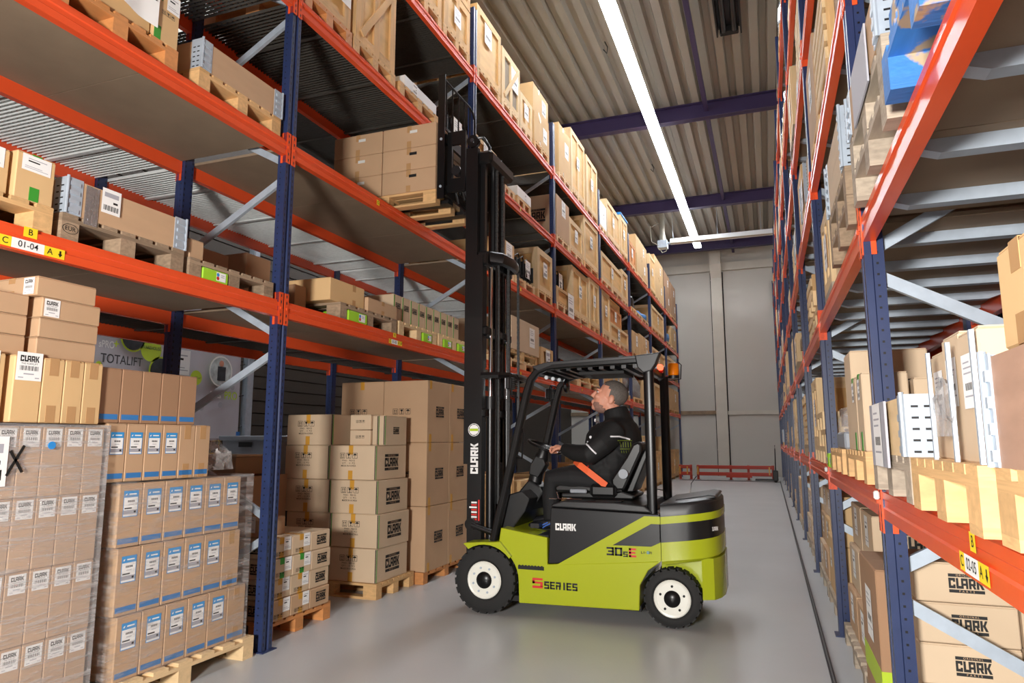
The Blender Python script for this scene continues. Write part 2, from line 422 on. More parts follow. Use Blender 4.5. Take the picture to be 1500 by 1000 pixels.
def m_lab_white(v):
    b = MB(); rect(b, -.5, -.6, .5, .6, 0)
    if v == 0:
        for i, (y, w) in enumerate(((.4, .5), (.28, .7), (.16, .6), (-.35, .76))): rect(b, -.38, y, -.38 + w, y + .035, 1, .0006)
        for i in range(7): rect(b, -.3 + i * .09, -.2, -.24 + i * .09, -.04, 2, .0006)
    elif v == 1:
        rect(b, -.38, .2, .38, .42, 1, .0006); rect(b, .1, -.08, .34, .02, 2, .0006)
        x = -.4
        for i in range(15): rect(b, x, -.45, x + .02 + .012 * (i % 3), -.2, 2, .0006); x += .053
    else:
        rect(b, -.3, .3, .34, .36, 1, .0006); rect(b, -.3, .1, .1, .2, 2, .0006); rect(b, -.4, -.4, .4, -.36, 1, .0006); rect(b, -.4, -.28, .2, -.24, 1, .0006)
    return flat(b, 'paper_label', ['paper', 'paper_grey', 'ink'])
LABW = [m_lab_white(i) for i in range(3)]
# ================================================================ the hall
XL, XR = -3.47, 0.435                       # aisle faces of the two racks
CZ = 10.0                                   # underside of the roof deck
def struct(o): o['kind'] = 'structure'; return o
X0, X1, Y0, Y1 = -8.6, 6.2, -7.0, 31.0
struct(MB().box(X0, X1, Y0, Y1, -0.2, 0).build('floor', 'floor_paint'))
# trapezoidal roof deck, ribs running along the aisle
def deck():
    pitch = 0.36; prof = []; x = X0
    while x < X1:
        prof += [(x, CZ), (x + 0.16, CZ), (x + 0.20, CZ + 0.13), (x + 0.32, CZ + 0.13)]; x += pitch
    prof.append((x, CZ)); n = len(prof); V = [(p[0], Y0, p[1]) for p in prof] + [(p[0], Y1, p[1]) for p in prof]
    b = MB(); b.add(V, [(i, i + 1, n + i + 1, n + i) for i in range(n - 1)]); b.box(X0, x, Y0, Y1, CZ + 0.14, CZ + 0.2); return b
struct(deck().build('ceiling', 'deck_steel'))
struct(MB().box(X0, X1, Y0 - .2, Y0, 0, CZ).build('wall_behind', 'concrete'))
struct(MB().box(X1, X1 + .2, Y0, Y1, 0, CZ).build('wall_right', 'concrete'))
wl_ = struct(MB().box(X0 - .2, X0, Y0, Y1, 0, CZ).build('wall_left', 'wall_dark'))
i = 0
for z in [k * 0.22 for k in range(1, 26)]:
    cube('cladding_panel', 'wall_dark', wl_, X0, X0 + 0.03, 6.0, 20.0, z + 0.012, z + 0.21)
# end wall: pale panels, a column with a bracket, ledges
we = struct(MB().box(X0, X1, Y1, Y1 + .2, 0, CZ + .2).build('wall_end', 'concrete'))
for (a, b) in ((X0, -2.13), (-1.57, X1)):
    for (z0, z1) in ((0, 2.62), (2.76, 8.9)): cube('wall_panel', 'concrete', we, a, b, Y1 - 0.03, Y1, z0, z1)
cp = MB()
cp.prism([(Y1, 0), (Y1 - 0.30, 0), (Y1 - 0.30, 8.6), (Y1 - 0.62, 9.15), (Y1 - 0.62, 9.75), (Y1, 9.75)], 'x', -2.08, -1.62)
for z in (1.1, 3.9, 6.2, 8.5): cp.box(-2.09, -1.61, Y1 - 0.31, Y1, z, z + 0.02)
struct(cp.build('trim_1', 'concrete_post'))
for q, xx in enumerate((-2.125, -1.615)): struct(MB().box(xx, xx + .04, Y1 - .035, Y1, 0, 8.9).build('trim_%d' % (20 + q), 'black_matte'))  # dark gap lines put in for the shadow along the column edges
struct(MB().box(X0, -2.09, Y1 - 0.12, Y1, 2.62, 2.78).build('trim_2', 'wood_old'))
struct(MB().box(-1.61, X1, Y1 - 0.10, Y1, 2.60, 2.76).build('trim_3', 'concrete_post'))
struct(MB().box(X0, X1, Y1 - 0.16, Y1, 8.95, 9.3).build('trim_4', 'concrete_post'))
# roof girders across the hall and slim ties along it
def girder(y, n):
    b = MB(); h = 0.42; w = 0.22
    b.box(X0, X1, y - w / 2, y + w / 2, CZ - 0.03, CZ - 0.005); b.box(X0, X1, y - w / 2, y + w / 2, CZ - h, CZ - h + 0.025); b.box(X0, X1, y - 0.012, y + 0.012, CZ - h, CZ - 0.01)
    return struct(b.build('trim_%d' % n, 'purple_steel'))
for i, y in enumerate((-3.6, 3.25, 10.1, 17.0, 23.9, 29.6)): girder(y, 5 + i)
for i, (x, ) in enumerate(((-1.08,), (2.8,), (-5.4,))):
    struct(MB().box(x - 0.05, x + 0.05, Y0, Y1, CZ - 0.25, CZ - 0.13).build('trim_%d' % (12 + i), 'purple_steel'))
# clerestory strip over the far side, seen between the racks
lw = struct(MB().box(X0 - 0.0, X0 + 0.02, 6.5, 15.0, 7.0, 9.0).build('window_1', 'wall_light'))
for k in range(6): cube('window_rail', 'galv', lw, X0 + 0.02, X0 + 0.05, 6.5, 15.0, 7.15 + k * 0.33, 7.21 + k * 0.33)

# ---------------------------------------------------------------- lights of the hall
LED = None
def led_row(x, z, y0, y1, label, group):
    global LED
    y = y0
    while y < y1 - 0.1:
        t = thing('led_batten', label, 'light', (x, y + 0.735, z), group)
        put('housing', LED[0], (x, y + 0.735, z + 0.06), t); put('diffuser', LED[1], (x, y + 0.735, z + 0.012), t)
        y += 1.47
LED = (MB().prism([(-0.14, -0.03), (0.14, -0.03), (0.05, 0.035), (-0.05, 0.035)], 'y', -0.733, 0.733).mesh('housing', 'white_paint', org=(0, 0, 0))[0],
       MB().prism([(-0.145, 0.018), (-0.13, -0.012), (0.13, -0.012), (0.145, 0.018)], 'y', -0.73, 0.73).mesh('diffuser', 'led', org=(0, 0, 0))[0])
led_row(-2.37, 9.4, 4.9, 28.4, 'white LED batten in the bright light line above the forklift aisle', 'LED battens above the forklift aisle')
led_row(4.4, 9.4, 4.9, 28.4, 'white LED batten over the aisle behind the 02-05 rack', 'LED battens over the far aisle')
led_row(-6.5, 9.4, 1.9, 28.4, 'white LED batten over the passage by the banner', 'LED battens over the banner passage')  # unseen row, added to light the banner and the gratings
# suspended radiant heater near the end wall
h = thing('radiant_heater', 'white radiant tube heater hung across the roof near the end wall', 'heater', (-1.3, 25.25, 8.7))
MB().prism([(25.12, 8.78), (25.2, 8.96), (25.34, 8.96), (25.42, 8.78), (25.38, 8.78), (25.31, 8.92), (25.23, 8.92), (25.16, 8.78)], 'x', -3.1, 2.6).build('reflector', 'white_paint', h)
MB().tube([(-3.1, 25.27, 8.8), (2.6, 25.27, 8.8)], 0.035, 8).build('radiant_tube', 'pipe', h, True)
for x in (-3.0, -1.4, 0.1, 1.8): MB().tube([(x, 25.27, 8.95), (x, 25.27, CZ)], 0.008, 5).build('hanger', 'galv', h)
b = MB(); b.cbox(-3.56, -3.2, 25.1, 25.44, 8.62, 8.92, 0.02); b.cyl((-3.2, 25.27, 8.8), (-3.08, 25.27, 8.8), 0.05)
b.build('burner', 'galv', h); MB().tube([(-3.38, 25.27, 8.9), (-3.38, 25.27, 9.25), (-3.38, 25.27, CZ + .1)], [0.12, 0.09, 0.09], 12).build('flue_pipe', 'pipe', h, True)
MB().tube([(-3.5, 25.1, 8.7), (-3.75, 25.0, 8.85), (-3.8, 25.0, 9.4), (-3.5, 25.2, 9.6)], 0.012, 6).build('cable', 'pipe', h, True)
MB().tube([(-3.5, 25.2, 8.64), (-3.4, 25.2, 8.45), (-3.25, 25.2, 8.5), (-3.22, 25.2, 8.66)], 0.015, 6).build('gas_hose', 'pipe', h, True)
h = thing('dark_heater', 'dark open twin tube heater under the roof deck', 'heater', (-0.34, 11.5, 9.4))
b = MB(); b.prism([(-0.58, 9.62), (-0.58, 9.42), (-0.55, 9.42), (-0.54, 9.58), (-0.14, 9.58), (-0.13, 9.42), (-0.10, 9.42), (-0.10, 9.62)], 'y', 9.0, 13.2); b.build('reflector', 'black_plastic', h)
for x in (-0.44, -0.24): MB().cyl((x, 9.0, 9.48), (x, 13.1, 9.48), 0.05, n=12).build('radiant_tube', 'steel_dark', h, True)
MB().cbox(-0.52, -0.16, 13.1, 13.24, 9.44, 9.6, 0.02).build('return_bend', 'black_matte', h)
for y in (9.5, 12.6): MB().tube([(-0.34, y, 9.6), (-0.34, y, CZ)], 0.01, 5).build('hanger', 'galv', h)
for (x, y) in ((-2.9, 13.5), (-3.0, 20.5)):
    tag(MB().tube([(x, y, CZ + .02), (x + .06, y, CZ - .12), (x + .02, y + .1, CZ - .2), (x - .05, y + .05, CZ - .12)], 0.012, 5).build('wire_hook', 'black_matte'), 'small dark wire hook hanging from the roof deck ribs', 'hook', 'wire hooks on the roof deck')

# ================================================================ racks
def upright_mesh(h):
    P = [(0, -.055), (0, -.018), (-.014, -.013), (-.014, .013), (0, .018), (0, .055), (-.03, .055), (-.035, .048), (-.08, .048), (-.08, -.048), (-.035, -.048), (-.03, -.055)]
    return MB().prism([(p[0], p[1]) for p in P], 'z', 0, h).mesh('upright', 'rack_blue', org=(-0.04, 0, h / 2))[0]
BEAMP = [(-.05, -.065), (0, -.065), (0, -.022), (-.007, -.016), (-.007, .012), (0, .018), (0, .046), (-.014, .046), (-.014, .065), (-.05, .065)]
def beam_mesh(n): return MB().prism(BEAMP, 'y', -n / 2, n / 2).mesh('beam', 'orange', org=(-.025, 0, 0))[0]
def conn_mesh():
    b = MB(); b.box(-.052, .004, -.004, .0, -.125, .125, 0); b.box(.0, .006, -.046, .0, -.125, .125, 0)
    for z in (-.1, -.05, .05, .1): b.box(.0055, .0068, -.028, -.018, z - .011, z + .011, 1)
    b.box(.006, .013, -.028, -.014, -.008, .012, 0)
    return b.mesh('connector', ['orange', 'black_matte'], org=(0, 0, 0))[0]
CONN = conn_mesh(); CONN_M = None
def conn_mesh_m():
    b = MB(); b.box(-.052, .004, .0, .004, -.125, .125, 0); b.box(.0, .006, .0, .046, -.125, .125, 0)
    for z in (-.1, -.05, .05, .1): b.box(.0055, .0068, .018, .028, z - .011, z + .011, 1)
    b.box(.006, .013, .014, .028, -.008, .012, 0)
    return b.mesh('connector', ['orange', 'black_matte'], org=(0, 0, 0))[0]
CONN_M = conn_mesh_m()
FOOT = MB().box(-.11, .03, -.075, .075, 0, .008).mesh('foot_plate', 'rack_blue', org=(0, 0, 0))[0]
CACHE = {}
def cached(k, fn):
    if k not in CACHE: CACHE[k] = fn()
    return CACHE[k]
def grate_mesh(w, d, mt='grate'):
    b = MB(); n = int(w / 0.04); k = int(d / 0.055)
    for i in range(n + 1): y = -w / 2 + w * i / n; b.box(-d / 2, d / 2, y - .002, y + .002, -.028, 0)
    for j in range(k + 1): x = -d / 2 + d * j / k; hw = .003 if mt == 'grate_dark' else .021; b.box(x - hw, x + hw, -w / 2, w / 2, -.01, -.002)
    for j in range(4): y = -w / 2 + w * (j + .5) / 4; b.box(-d / 2, d / 2, y - .02, y + .02, -.045, -.028)
    return b.mesh('grating', mt, org=(0, 0, 0))[0]
def rack(name, label, xf, xb, ys, height, levels, nodes, s, supports=False, detail=True, front=True):
    """s=+1: aisle face looks to +X.  levels: (z of beam centre, 'board'|'grate')"""
    r = thing(name, label, 'rack', ((xf + xb) / 2, ys[0], 0))
    rf = (0, 0, 0 if s > 0 else PI); rb = (0, 0, PI if s > 0 else 0)
    um = cached(('up', height), lambda: upright_mesh(height)); d = abs(xf - xb)
    for y in ys:
        if front: put('upright', um, (xf - s * .04, y, height / 2), r, rf); put('foot_plate', FOOT, (xf, y, 0), r, rf)
        put('upright', um, (xb + s * .04, y, height / 2), r, rb)
        put('foot_plate', FOOT, (xb, y, 0), r, rb)
        xa, xc = xf - s * .045, xb + s * .045
        for i, z in enumerate(nodes):
            for dz in (0.69, -0.69):
                z2 = z + dz
                if front and 0.1 < z2 < height - 0.05 and z < height - .05:
                    off = .02 if dz > 0 else -.02
                    br = MB(); p0 = Vector((xa, 0, z + (.06 if dz > 0 else -.06))); p1 = Vector((xc, 0, z2 - (.06 if dz > 0 else -.06)))
                    k = ('br', round(p1.z - p0.z, 3), s, round(d, 2))
                    def mk(p0=p0, p1=p1):
                        b = MB(); dd = (p1 - p0).normalized(); nrm = Vector((0, 1, 0)).cross(dd); c = (p0 + p1) / 2
                        q0, q1 = p0 - c, p1 - c
                        b.bar(q0, q1, .006, .05, nrm); 
                        b.bar(q0 + nrm * .025 + Vector((0, .012, 0)), q1 + nrm * .025 + Vector((0, .012, 0)), .028, .004, nrm)
                        b.bar(q0 - nrm * .025 + Vector((0, .012, 0)), q1 - nrm * .025 + Vector((0, .012, 0)), .028, .004, nrm)
                        return b.mesh('brace', 'galv', org=(0, 0, 0))[0]
                    me = cached(k, mk); c = (p0 + p1) / 2
                    o = put('brace', me, (c.x, y + off * .4, c.z), r)
    for a, c in zip(ys[:-1], ys[1:]):
        n = c - a - 0.11; mid = (a + c) / 2
        bm_ = cached(('beam', round(n, 3)), lambda: beam_mesh(n))
        for z, kind in levels:
            for xx, rot, sg in (((xf, rf, s),) if front else ()) + ((xb, rb, -s),):
                be = put('beam', bm_, (xx - sg * .025, mid, z), r, rot)
                if detail:
                    for e, cm in ((1, CONN_M), (-1, CONN)):
                        co = bpy.data.objects.new('connector', cm); COL.objects.link(co); co.parent = be; co.location = (.025, e * n / 2, 0)
            top = z + .065
            if kind == 'board':
                w = n / 3
                for k in range(3):
                    b = cached(('board', round(w, 3), round(d, 3)), lambda: MB().box(-d / 2 + .016, d / 2 - .016, -w / 2 + .003, w / 2 - .003, -.022, 0).mesh('shelf_board', 'chip', org=(0, 0, 0))[0])
                    put('shelf_board', b, ((xf + xb) / 2, a + .055 + w * (k + .5), top - .001), r)
                if supports:
                    for k in range(5):
                        y = a + .3 + (n - .5) * k / 4
                        sm = cached(('sup', round(d, 3)), lambda: MB().prism([(-d / 2 + .052, -.02), (-d / 2 + .052, 0), (d / 2 - .052, 0), (d / 2 - .052, -.02), (d / 2 - .14, -.05), (-d / 2 + .14, -.05)], 'y', -.03, .03).mesh('shelf_support', 'galv', org=(0, 0, 0))[0])
                        put('shelf_support', sm, ((xf + xb) / 2, y, top - .0235), r)
            else:
                g = cached((kind, round(n, 3), round(d, 3)), lambda: grate_mesh(n, d - .034, 'grate_dark' if kind == 'dark' else 'grate'))
                o = put('grating', g, ((xf + xb) / 2, mid, top - .001), r); o['kind'] = 'stuff'
    return r
LY = [4.24 + 3.64 * i for i in range(-2, 8)]
LY[-1] = 29.75
LV = [2.505, 3.80, 5.085, 6.375]
NOD = [0.85 + 1.39 * i for i in range(5)]
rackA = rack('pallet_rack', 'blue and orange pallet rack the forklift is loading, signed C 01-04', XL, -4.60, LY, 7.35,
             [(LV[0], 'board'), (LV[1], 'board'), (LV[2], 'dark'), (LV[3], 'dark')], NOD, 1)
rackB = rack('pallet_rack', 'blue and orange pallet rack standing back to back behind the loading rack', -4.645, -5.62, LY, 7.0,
             [(LV[0], 'dark'), (LV[1], 'grate'), (LV[2], 'dark'), (LV[3], 'dark')], NOD, 1, front=False)  # dark copy on the lowest grating stands in for its grazing shade
def back_mesh(y0, y1, z0, z1, x):
    b = MB(); n = int((y1 - y0) / .1); k = int((z1 - z0) / .1)
    for i in range(n + 1): y = y0 + (y1 - y0) * i / n; b.box(x - .002, x + .002, y - .003, y + .003, z0, z1)
    for i in range(k + 1): z = z0 + (z1 - z0) * i / k; b.box(x - .003, x + .001, y0, y1, z - .003, z + .003)
    o = b.build('back_mesh', 'galv', rackB); o['kind'] = 'stuff'
for a_, c_ in zip(LY[1:5], LY[2:6]): back_mesh(a_ + .1, c_ - .1, 5.2, 5.75, -5.64)
RY = [3.36 + 2.78 * i for i in range(-2, 10)] + [30.85]
RV = [1.24, 2.44, 3.64, 4.85, 6.05, 7.25]
rackC = rack('pallet_rack', 'blue pallet rack opposite the loading rack, signed C 02-05', XR, 1.55, RY, 8.3,
             [(z, 'board') for z in RV], [0.90 + 1.39 * i for i in range(6)], -1, supports=True)
rackD = rack('pallet_rack', 'blue pallet rack back to back behind the 02-05 rack', 1.70, 2.8, RY, 8.3,
             [(z, 'board') for z in RV], [0.90 + 1.39 * i for i in range(6)], -1, supports=False, detail=False)
# bay signs stuck on the beams (parts of the racks)
def sign(parent, face, pos, parts, h):
    """parts: list of (text, width, colour)"""
    b = MB(); mats = ['sticker_yellow', 'paper', 'ink']; tot = sum(p[1] for p in parts); x = -tot / 2
    for t, w, c in parts:
        rect(b, x, -h / 2, x + w, h / 2, c)
        if t == 'v':
            cx = x + w / 2; rect(b, cx - h * .1, -h * .05, cx + h * .1, h * .32, 2, .0006); poly(b, [(cx - h * .24, 0), (cx, -h * .34), (cx + h * .24, 0)], 2, .0006)
        elif t: add_text(b, t, x + w / 2, 0, h * .85, 2, .0006, .008)
        x += w
    return decal('bay_sign', flat(b, 'bay_sign', mats), parent, face, pos)
bs = sign(rackA, '+x', (XL + .002, 2.31, 2.475), [('C', .06, 0), ('01-04', .165, 1), ('A', .06, 0), ('v', .05, 0)], .052)
sign(rackA, '+x', (XL + .002, 2.29, 2.545), [('B', .07, 0)], .052); sign(rackA, '+x', (XL + .002, 2.20, 3.84), [('C', .07, 0)], .052)
sign(rackA, '+x', (XL + .002, 5.95, 2.475), [('C', .05, 0), ('01-05', .12, 1), ('A', .05, 0), ('v', .04, 0)], .045)
sign(rackA, '+x', (XL + .002, 5.93, 2.545), [('B', .06, 0)], .045); sign(rackA, '+x', (XL + .002, 5.55, 3.80), [('C', .05, 0)], .05)
for i in range(2, 7):
    for z in (2.5, 3.8, 5.08): sign(rackA, '+x', (XL + .002, LY[i + 1] + 1.8, z), [('', .05, 0)], .05)
sign(rackC, '-x', (XR - .002, 1.93, 1.205), [('C', .045, 0), ('02-05', .12, 1), ('A', .045, 0), ('v', .04, 0)], .045)
sign(rackC, '-x', (XR - .002, 1.92, 1.265), [('B', .05, 0)], .045)
# white bolts / pull tags on the near connectors
for k, (y, z) in enumerate(((3.36, 1.27), (6.14, 1.27))):
    b = MB(); b.cbox(XR - .03, XR - .008, y - .045, y - .015, z - .018, z + .018, .006); b.build('lock_pin', 'white_bolt', rackC)
# floor guide angle in front of the right rack
tag(MB().prism([(.29, 0), (.31, 0), (.31, .05), (.30, .05), (.30, .006), (.29, .006)], 'y', 2.0, 27.5).build('guide_rail', 'steel_dark'), 'thin dark steel guide angle on the floor along the 02-05 rack', 'rail')
# ================================================================ loads
def pallet(x0, x1, y0, y1, z, label, wood='wood', group=None, far=False, h=0.144, jit=0.0):
    """blocks show on the Y side; deck boards run along Y"""
    lx, ly = x1 - x0, y1 - y0
    if far:
        b = MB(); k = h / .144
        for i in range(3):
            yy = y0 + (ly - .1) * i / 2; b.box(x0, x1, yy, yy + .1, z, z + .02 * k)
            for j in range(3): xx = x0 + (lx - .14) * j / 2; b.box(xx, xx + .14, yy, yy + .1, z + .02 * k, z + .1 * k)
        for i in range(5): xx = x0 + (lx - .13) * i / 4; b.box(xx, xx + .13, y0, y1, z + .122 * k, z + h)
        for j in range(3): xx = x0 + (lx - .13) * j / 2; b.box(xx, xx + .13, y0, y1, z + .1 * k, z + .122 * k)
        o = b.build('pallet', wood); return tag(o, label, 'pallet', group)
    t = thing('pallet', label, 'pallet', ((x0 + x1) / 2, (y0 + y1) / 2, z), group); k = h / .144
    for i in range(3):
        yy = y0 + (ly - .1) * i / 2; cube('bottom_board', wood, t, x0, x1, yy, yy + .1, z, z + .022 * k)
        for j in range(3): xx = x0 + (lx - .145) * j / 2; cube('block', wood, t, xx, xx + .145, yy, yy + .1, z + .022 * k, z + .1 * k)
    for j in range(3): xx = x0 + (lx - .145) * j / 2; cube('stringer_board', wood, t, xx, xx + .145, y0, y1, z + .1 * k, z + .122 * k)
    nb = 7
    for i in range(nb):
        yy = y0 + (ly - .09) * i / (nb - 1) if ly < lx else y0 + (ly - .11) * i / (nb - 1)
        w = .09 if ly < lx else .11
        cube('deck_board', wood, t, x0, x1, yy, yy + w, z + .122 * k, z + h)
    return t
def body_mesh(dx, dy, dz, mt, seam):
    def mk():
        b = MB(); b.cbox(-dx / 2, dx / 2, -dy / 2, dy / 2, 0, dz - .003, .005)
        if seam == 'x':
            b.box(-dx / 2 + .004, dx / 2 - .004, -dy / 2 + .004, -.0015, dz - .003, dz); b.box(-dx / 2 + .004, dx / 2 - .004, .0015, dy / 2 - .004, dz - .003, dz)
        else:
            b.box(-dx / 2 + .004, -.0015, -dy / 2 + .004, dy / 2 - .004, dz - .003, dz); b.box(.0015, dx / 2 - .004, -dy / 2 + .004, dy / 2 - .004, dz - .003, dz)
        return b.mesh('carton_body', mt, org=(0, 0, 0))[0]
    return cached(('body', round(dx, 3), round(dy, 3), round(dz, 3), mt, seam), mk)
def carton(x0, x1, y0, y1, z0, z1, label, mt='card', group=None, tape=None, marks=(), seam='x', name='carton', cat='box'):
    """marks: (mesh, face, u, v, size) with u, v in 0..1 across and up the face"""
    cx, cy = (x0 + x1) / 2, (y0 + y1) / 2; bm_ = body_mesh(x1 - x0, y1 - y0, z1 - z0, mt, seam)
    if not tape and not marks:
        return tag(put(name, bm_, (cx, cy, z0)), label, cat, group)
    t = thing(name, label, cat, (cx, cy, z0), group); put('carton_body', bm_, (cx, cy, z0), t)
    e = .0012
    if tape:
        tm, ax, off = tape; w = .025; dz = min(.09, (z1 - z0) * .3); b = MB()
        if ax == '-y':      # strip over the top edge onto the faces -Y
            xx = cx + off; b.box(xx - w, xx + w, y0 - e, y1 + e, z1 - .0005, z1 + e); b.box(xx - w, xx + w, y0 - e, y0 + .0005, z1 - dz, z1 + e); MB().box(xx - w, xx + w, y0 - e, y0 + .0005, z0 + .002, z0 + dz).build('tape', tm, t)
        else:
            s = 1 if ax == '+x' else -1; xf = x1 if s > 0 else x0; yy = cy + off
            b.box(x0, x1, yy - w, yy + w, z1 - .0005, z1 + e)
            b.box(min(xf, xf + s * e), max(xf, xf + s * e), yy - w, yy + w, z1 - dz, z1 + e); MB().box(min(xf, xf + s * e), max(xf, xf + s * e), yy - w, yy + w, z0 + .002, z0 + dz).build('tape', tm, t)
        b.build('tape', tm, t)
    for me, face, u, v, sz, *r_ in marks:
        zz = z0 + (z1 - z0) * v
        if face[:2] == '+x': p = (x1 + .0025, y0 + (y1 - y0) * u, zz)
        elif face[:2] == '-x': p = (x0 - .0025, y1 - (y1 - y0) * u, zz)
        else: p = (x0 + (x1 - x0) * u, y0 - .0025, zz)
        decal(me.name.split('.')[0], me, t, face, p, sz, *r_)
    return t
def crate(x0, x1, y0, y1, z0, z1, label, s=1, wood='wood', panel='ply', n=2, group=None, lab=None, name='wooden_crate', cross=False):
    """planked box with battens on the aisle face, the -Y face and the top"""
    t = thing(name, label, 'crate', ((x0 + x1) / 2, (y0 + y1) / 2, z0), group); k = .022
    MB().cbox(x0 + (k if s < 0 else 0), x1 - (k if s > 0 else 0), y0 + k, y1, z0, z1 - .012, .004).build('panel', panel, t)
    xa, xb = (x1 - k, x1) if s > 0 else (x0, x0 + k); w = min(.1, (y1 - y0) / (n * 2.2))
    for i in range(n + 1):
        yy = y0 + k + (y1 - y0 - k - w) * i / n; cube('batten', wood, t, xa, xb, yy, yy + w, z0, z1 - .012)
    hw = min(.09, (z1 - z0) * .14)
    for zz in (z0, z1 - .012 - hw):
        for i in range(n):
            ya = y0 + k + (y1 - y0 - k - w) * i / n + w; yb = y0 + k + (y1 - y0 - k - w) * (i + 1) / n
            cube('rail', wood, t, xa, xb, ya, yb, zz, zz + hw)
    xi0, xi1 = (x0, x1 - k) if s > 0 else (x0 + k, x1)
    for xx in (x0, x1 - w): cube('batten', wood, t, xx, xx + w, y0, y0 + k, z0, z1 - .012)
    for zz in (z0, z1 - .012 - hw): cube('rail', wood, t, x0 + w, x1 - w, y0, y0 + k, zz, zz + hw)
    cube('lid', wood, t, x0, x1, y0, y1, z1 - .012, z1)
    if cross:
        b = MB(); b.bar((xa + .01 + .015 * s, y0 + w, z0 + hw), (xa + .01 + .015 * s, y1 - w, z1 - hw), .02, .07, (0, 0, 1)); b.build('diagonal_batten', wood, t)
    if lab is not None:
        me, u, v, sz = lab; p = ((x1 if s > 0 else x0) + s * .003, (y0 + (y1 - y0) * u), z0 + (z1 - z0) * v); decal('paper_label', me, t, '+x' if s > 0 else '-x', p, sz)
    return t
def collar(x0, x1, y0, y1, z0, z1, label, s=1, mt='card', hinges=(0,), lab=None, wood='wood', hw=.09):
    """hinged pallet collar (low frame) with galvanised corner hinges round a cardboard sleeve"""
    t = thing('pallet_collar', label, 'pallet collar', ((x0 + x1) / 2, (y0 + y1) / 2, z0)); k = .02
    n = max(1, round((z1 - z0) / .2)); hh = (z1 - z0) / n
    for i in range(n):
        za, zb = z0 + hh * i, z0 + hh * (i + 1) - .003
        cube('frame_board', mt, t, x0, x1, y0, y0 + k, za, zb); cube('frame_board', mt, t, x0, x1, y1 - k, y1, za, zb)
        cube('frame_board', mt, t, x0, x0 + k, y0 + k, y1 - k, za, zb); cube('frame_board', mt, t, x1 - k, x1, y0 + k, y1 - k, za, zb)
    xf = x1 if s > 0 else x0
    for e in hinges:
        yy = y0 if e == 0 else y1; sg = 1 if e == 0 else -1
        b = MB(); b.box(min(xf, xf + s * .004), max(xf, xf + s * .004), min(yy, yy + sg * hw), max(yy, yy + sg * hw), z0, z1 + .004)
        b.box(min(xf, xf - s * hw), max(xf, xf - s * hw), min(yy - sg * .004, yy), max(yy - sg * .004, yy), z0, z1 + .004)
        for q in range(int((z1 - z0) / .05)):
            zz = z0 + .01 + q * .05; b.box(min(xf + s * .004, xf + s * .010), max(xf + s * .004, xf + s * .010), min(yy + sg * hw * .15, yy + sg * hw * .8), max(yy + sg * hw * .15, yy + sg * hw * .8), zz, zz + .022)
        for q in range(int((z1 - z0) / .035)):
            zz = z0 + .012 + q * .035
            for o_ in (.2, .6): b.box(min(xf - s * hw * o_, xf - s * hw * (o_ + .22)), max(xf - s * hw * o_, xf - s * hw * (o_ + .22)), min(yy - sg * .004, yy - sg * .0055), max(yy - sg * .004, yy - sg * .0055), zz, zz + .007, 1)
        b.cyl((xf + s * .006, yy, z0), (xf + s * .006, yy, z1 + .01), .008, n=8); b.build('corner_hinge', ['galv', 'steel_dark'], t)
    if lab is not None:
        me, u, v, sz = lab; decal('paper_label', me, t, '+x' if s > 0 else '-x', (xf + s * .012, y0 + (y1 - y0) * u, z0 + (z1 - z0) * v), sz)
    return t
def bundle(x0, x1, y0, y1, z0, z1, label, mt='bag_film', name='wrapped_bundle', cat='wrapped parts', seed=1, amp=.03, seg=(6, 8, 6)):
    """irregular crumpled bag or wrapped machine part"""
    rnd = random.Random(seed); b = MB(); rings = []; n = 14; k = seg[2]
    for i in range(k + 1):
        t = i / k; z = z0 + (z1 - z0) * t; sh = (1 - .55 * max(0, t - .55) / .45) * (1 if i else .96); ring = []
        for j in range(n):
            a = 2 * PI * j / n; c, s = math.cos(a), math.sin(a); m = max(abs(c), abs(s)) ** .8
            r = sh * (1 + rnd.uniform(-1, 1) * amp * 4)
            ring.append(((x0 + x1) / 2 + (x1 - x0) / 2 * c / m * min(r, 1), (y0 + y1) / 2 + (y1 - y0) / 2 * s / m * min(r, 1), z + (rnd.uniform(-amp, amp) if 0 < i else 0)))
        rings.append(ring)
    b.loft(rings); return tag(b.build(name, mt, None, True, angle=.9), label, cat)
def engine(x0, x1, y0, y1, z, label):
    """dark unpacked drive unit: housing, ribs, flanges, hoses"""
    t = thing('drive_unit', label, 'machine part', ((x0 + x1) / 2, (y0 + y1) / 2, z)); ym = (y0 + y1) / 2; xm = (x0 + x1) / 2; w = y1 - y0
    MB().cbox(x0, x1 - .05, y0 + .05, y1 - .05, z, z + .22, .03).build('housing', 'black_plastic', t)
    for i in range(6): yy = y0 + .08 + (w - .2) * i / 5; cube('rib', 'black_matte', t, x0 + .05, x1, yy, yy + .03, z + .05, z + .3)
    MB().cyl((xm, y0 + .1, z + .3), (xm, y1 - .1, z + .3), .09, n=14).build('motor', 'steel_dark', t, True)
    for k in range(3): MB().tube([(x1 - .1, y0 + .1 + k * .2, z + .3), (x1 - .02, y0 + .2 + k * .2, z + .38), (x1, y0 + .3 + k * .18, z + .2), (x1 + .02, y0 + .32 + k * .18, z + .06)], .012, 6).build('hose', 'black_gloss', t, True)
    decal('paper_label', LABW[0], t, '+x', (x1 + .01, ym + .1, z + .2), .24); return t
def paper(pos, face, w, label, me=0, tilt=0):
    o = decal('paper_sheet', LABW[me], None, face, pos, w); return tag(o, label, 'paper')
def limebox(x0, x1, y0, y1, z0, z1, label, s=1):
    t = carton(x0, x1, y0, y1, z0, z1, label, 'lime_bright', 'small lime cartons on the shelf edges', seam='y', name='small_carton')
    return t
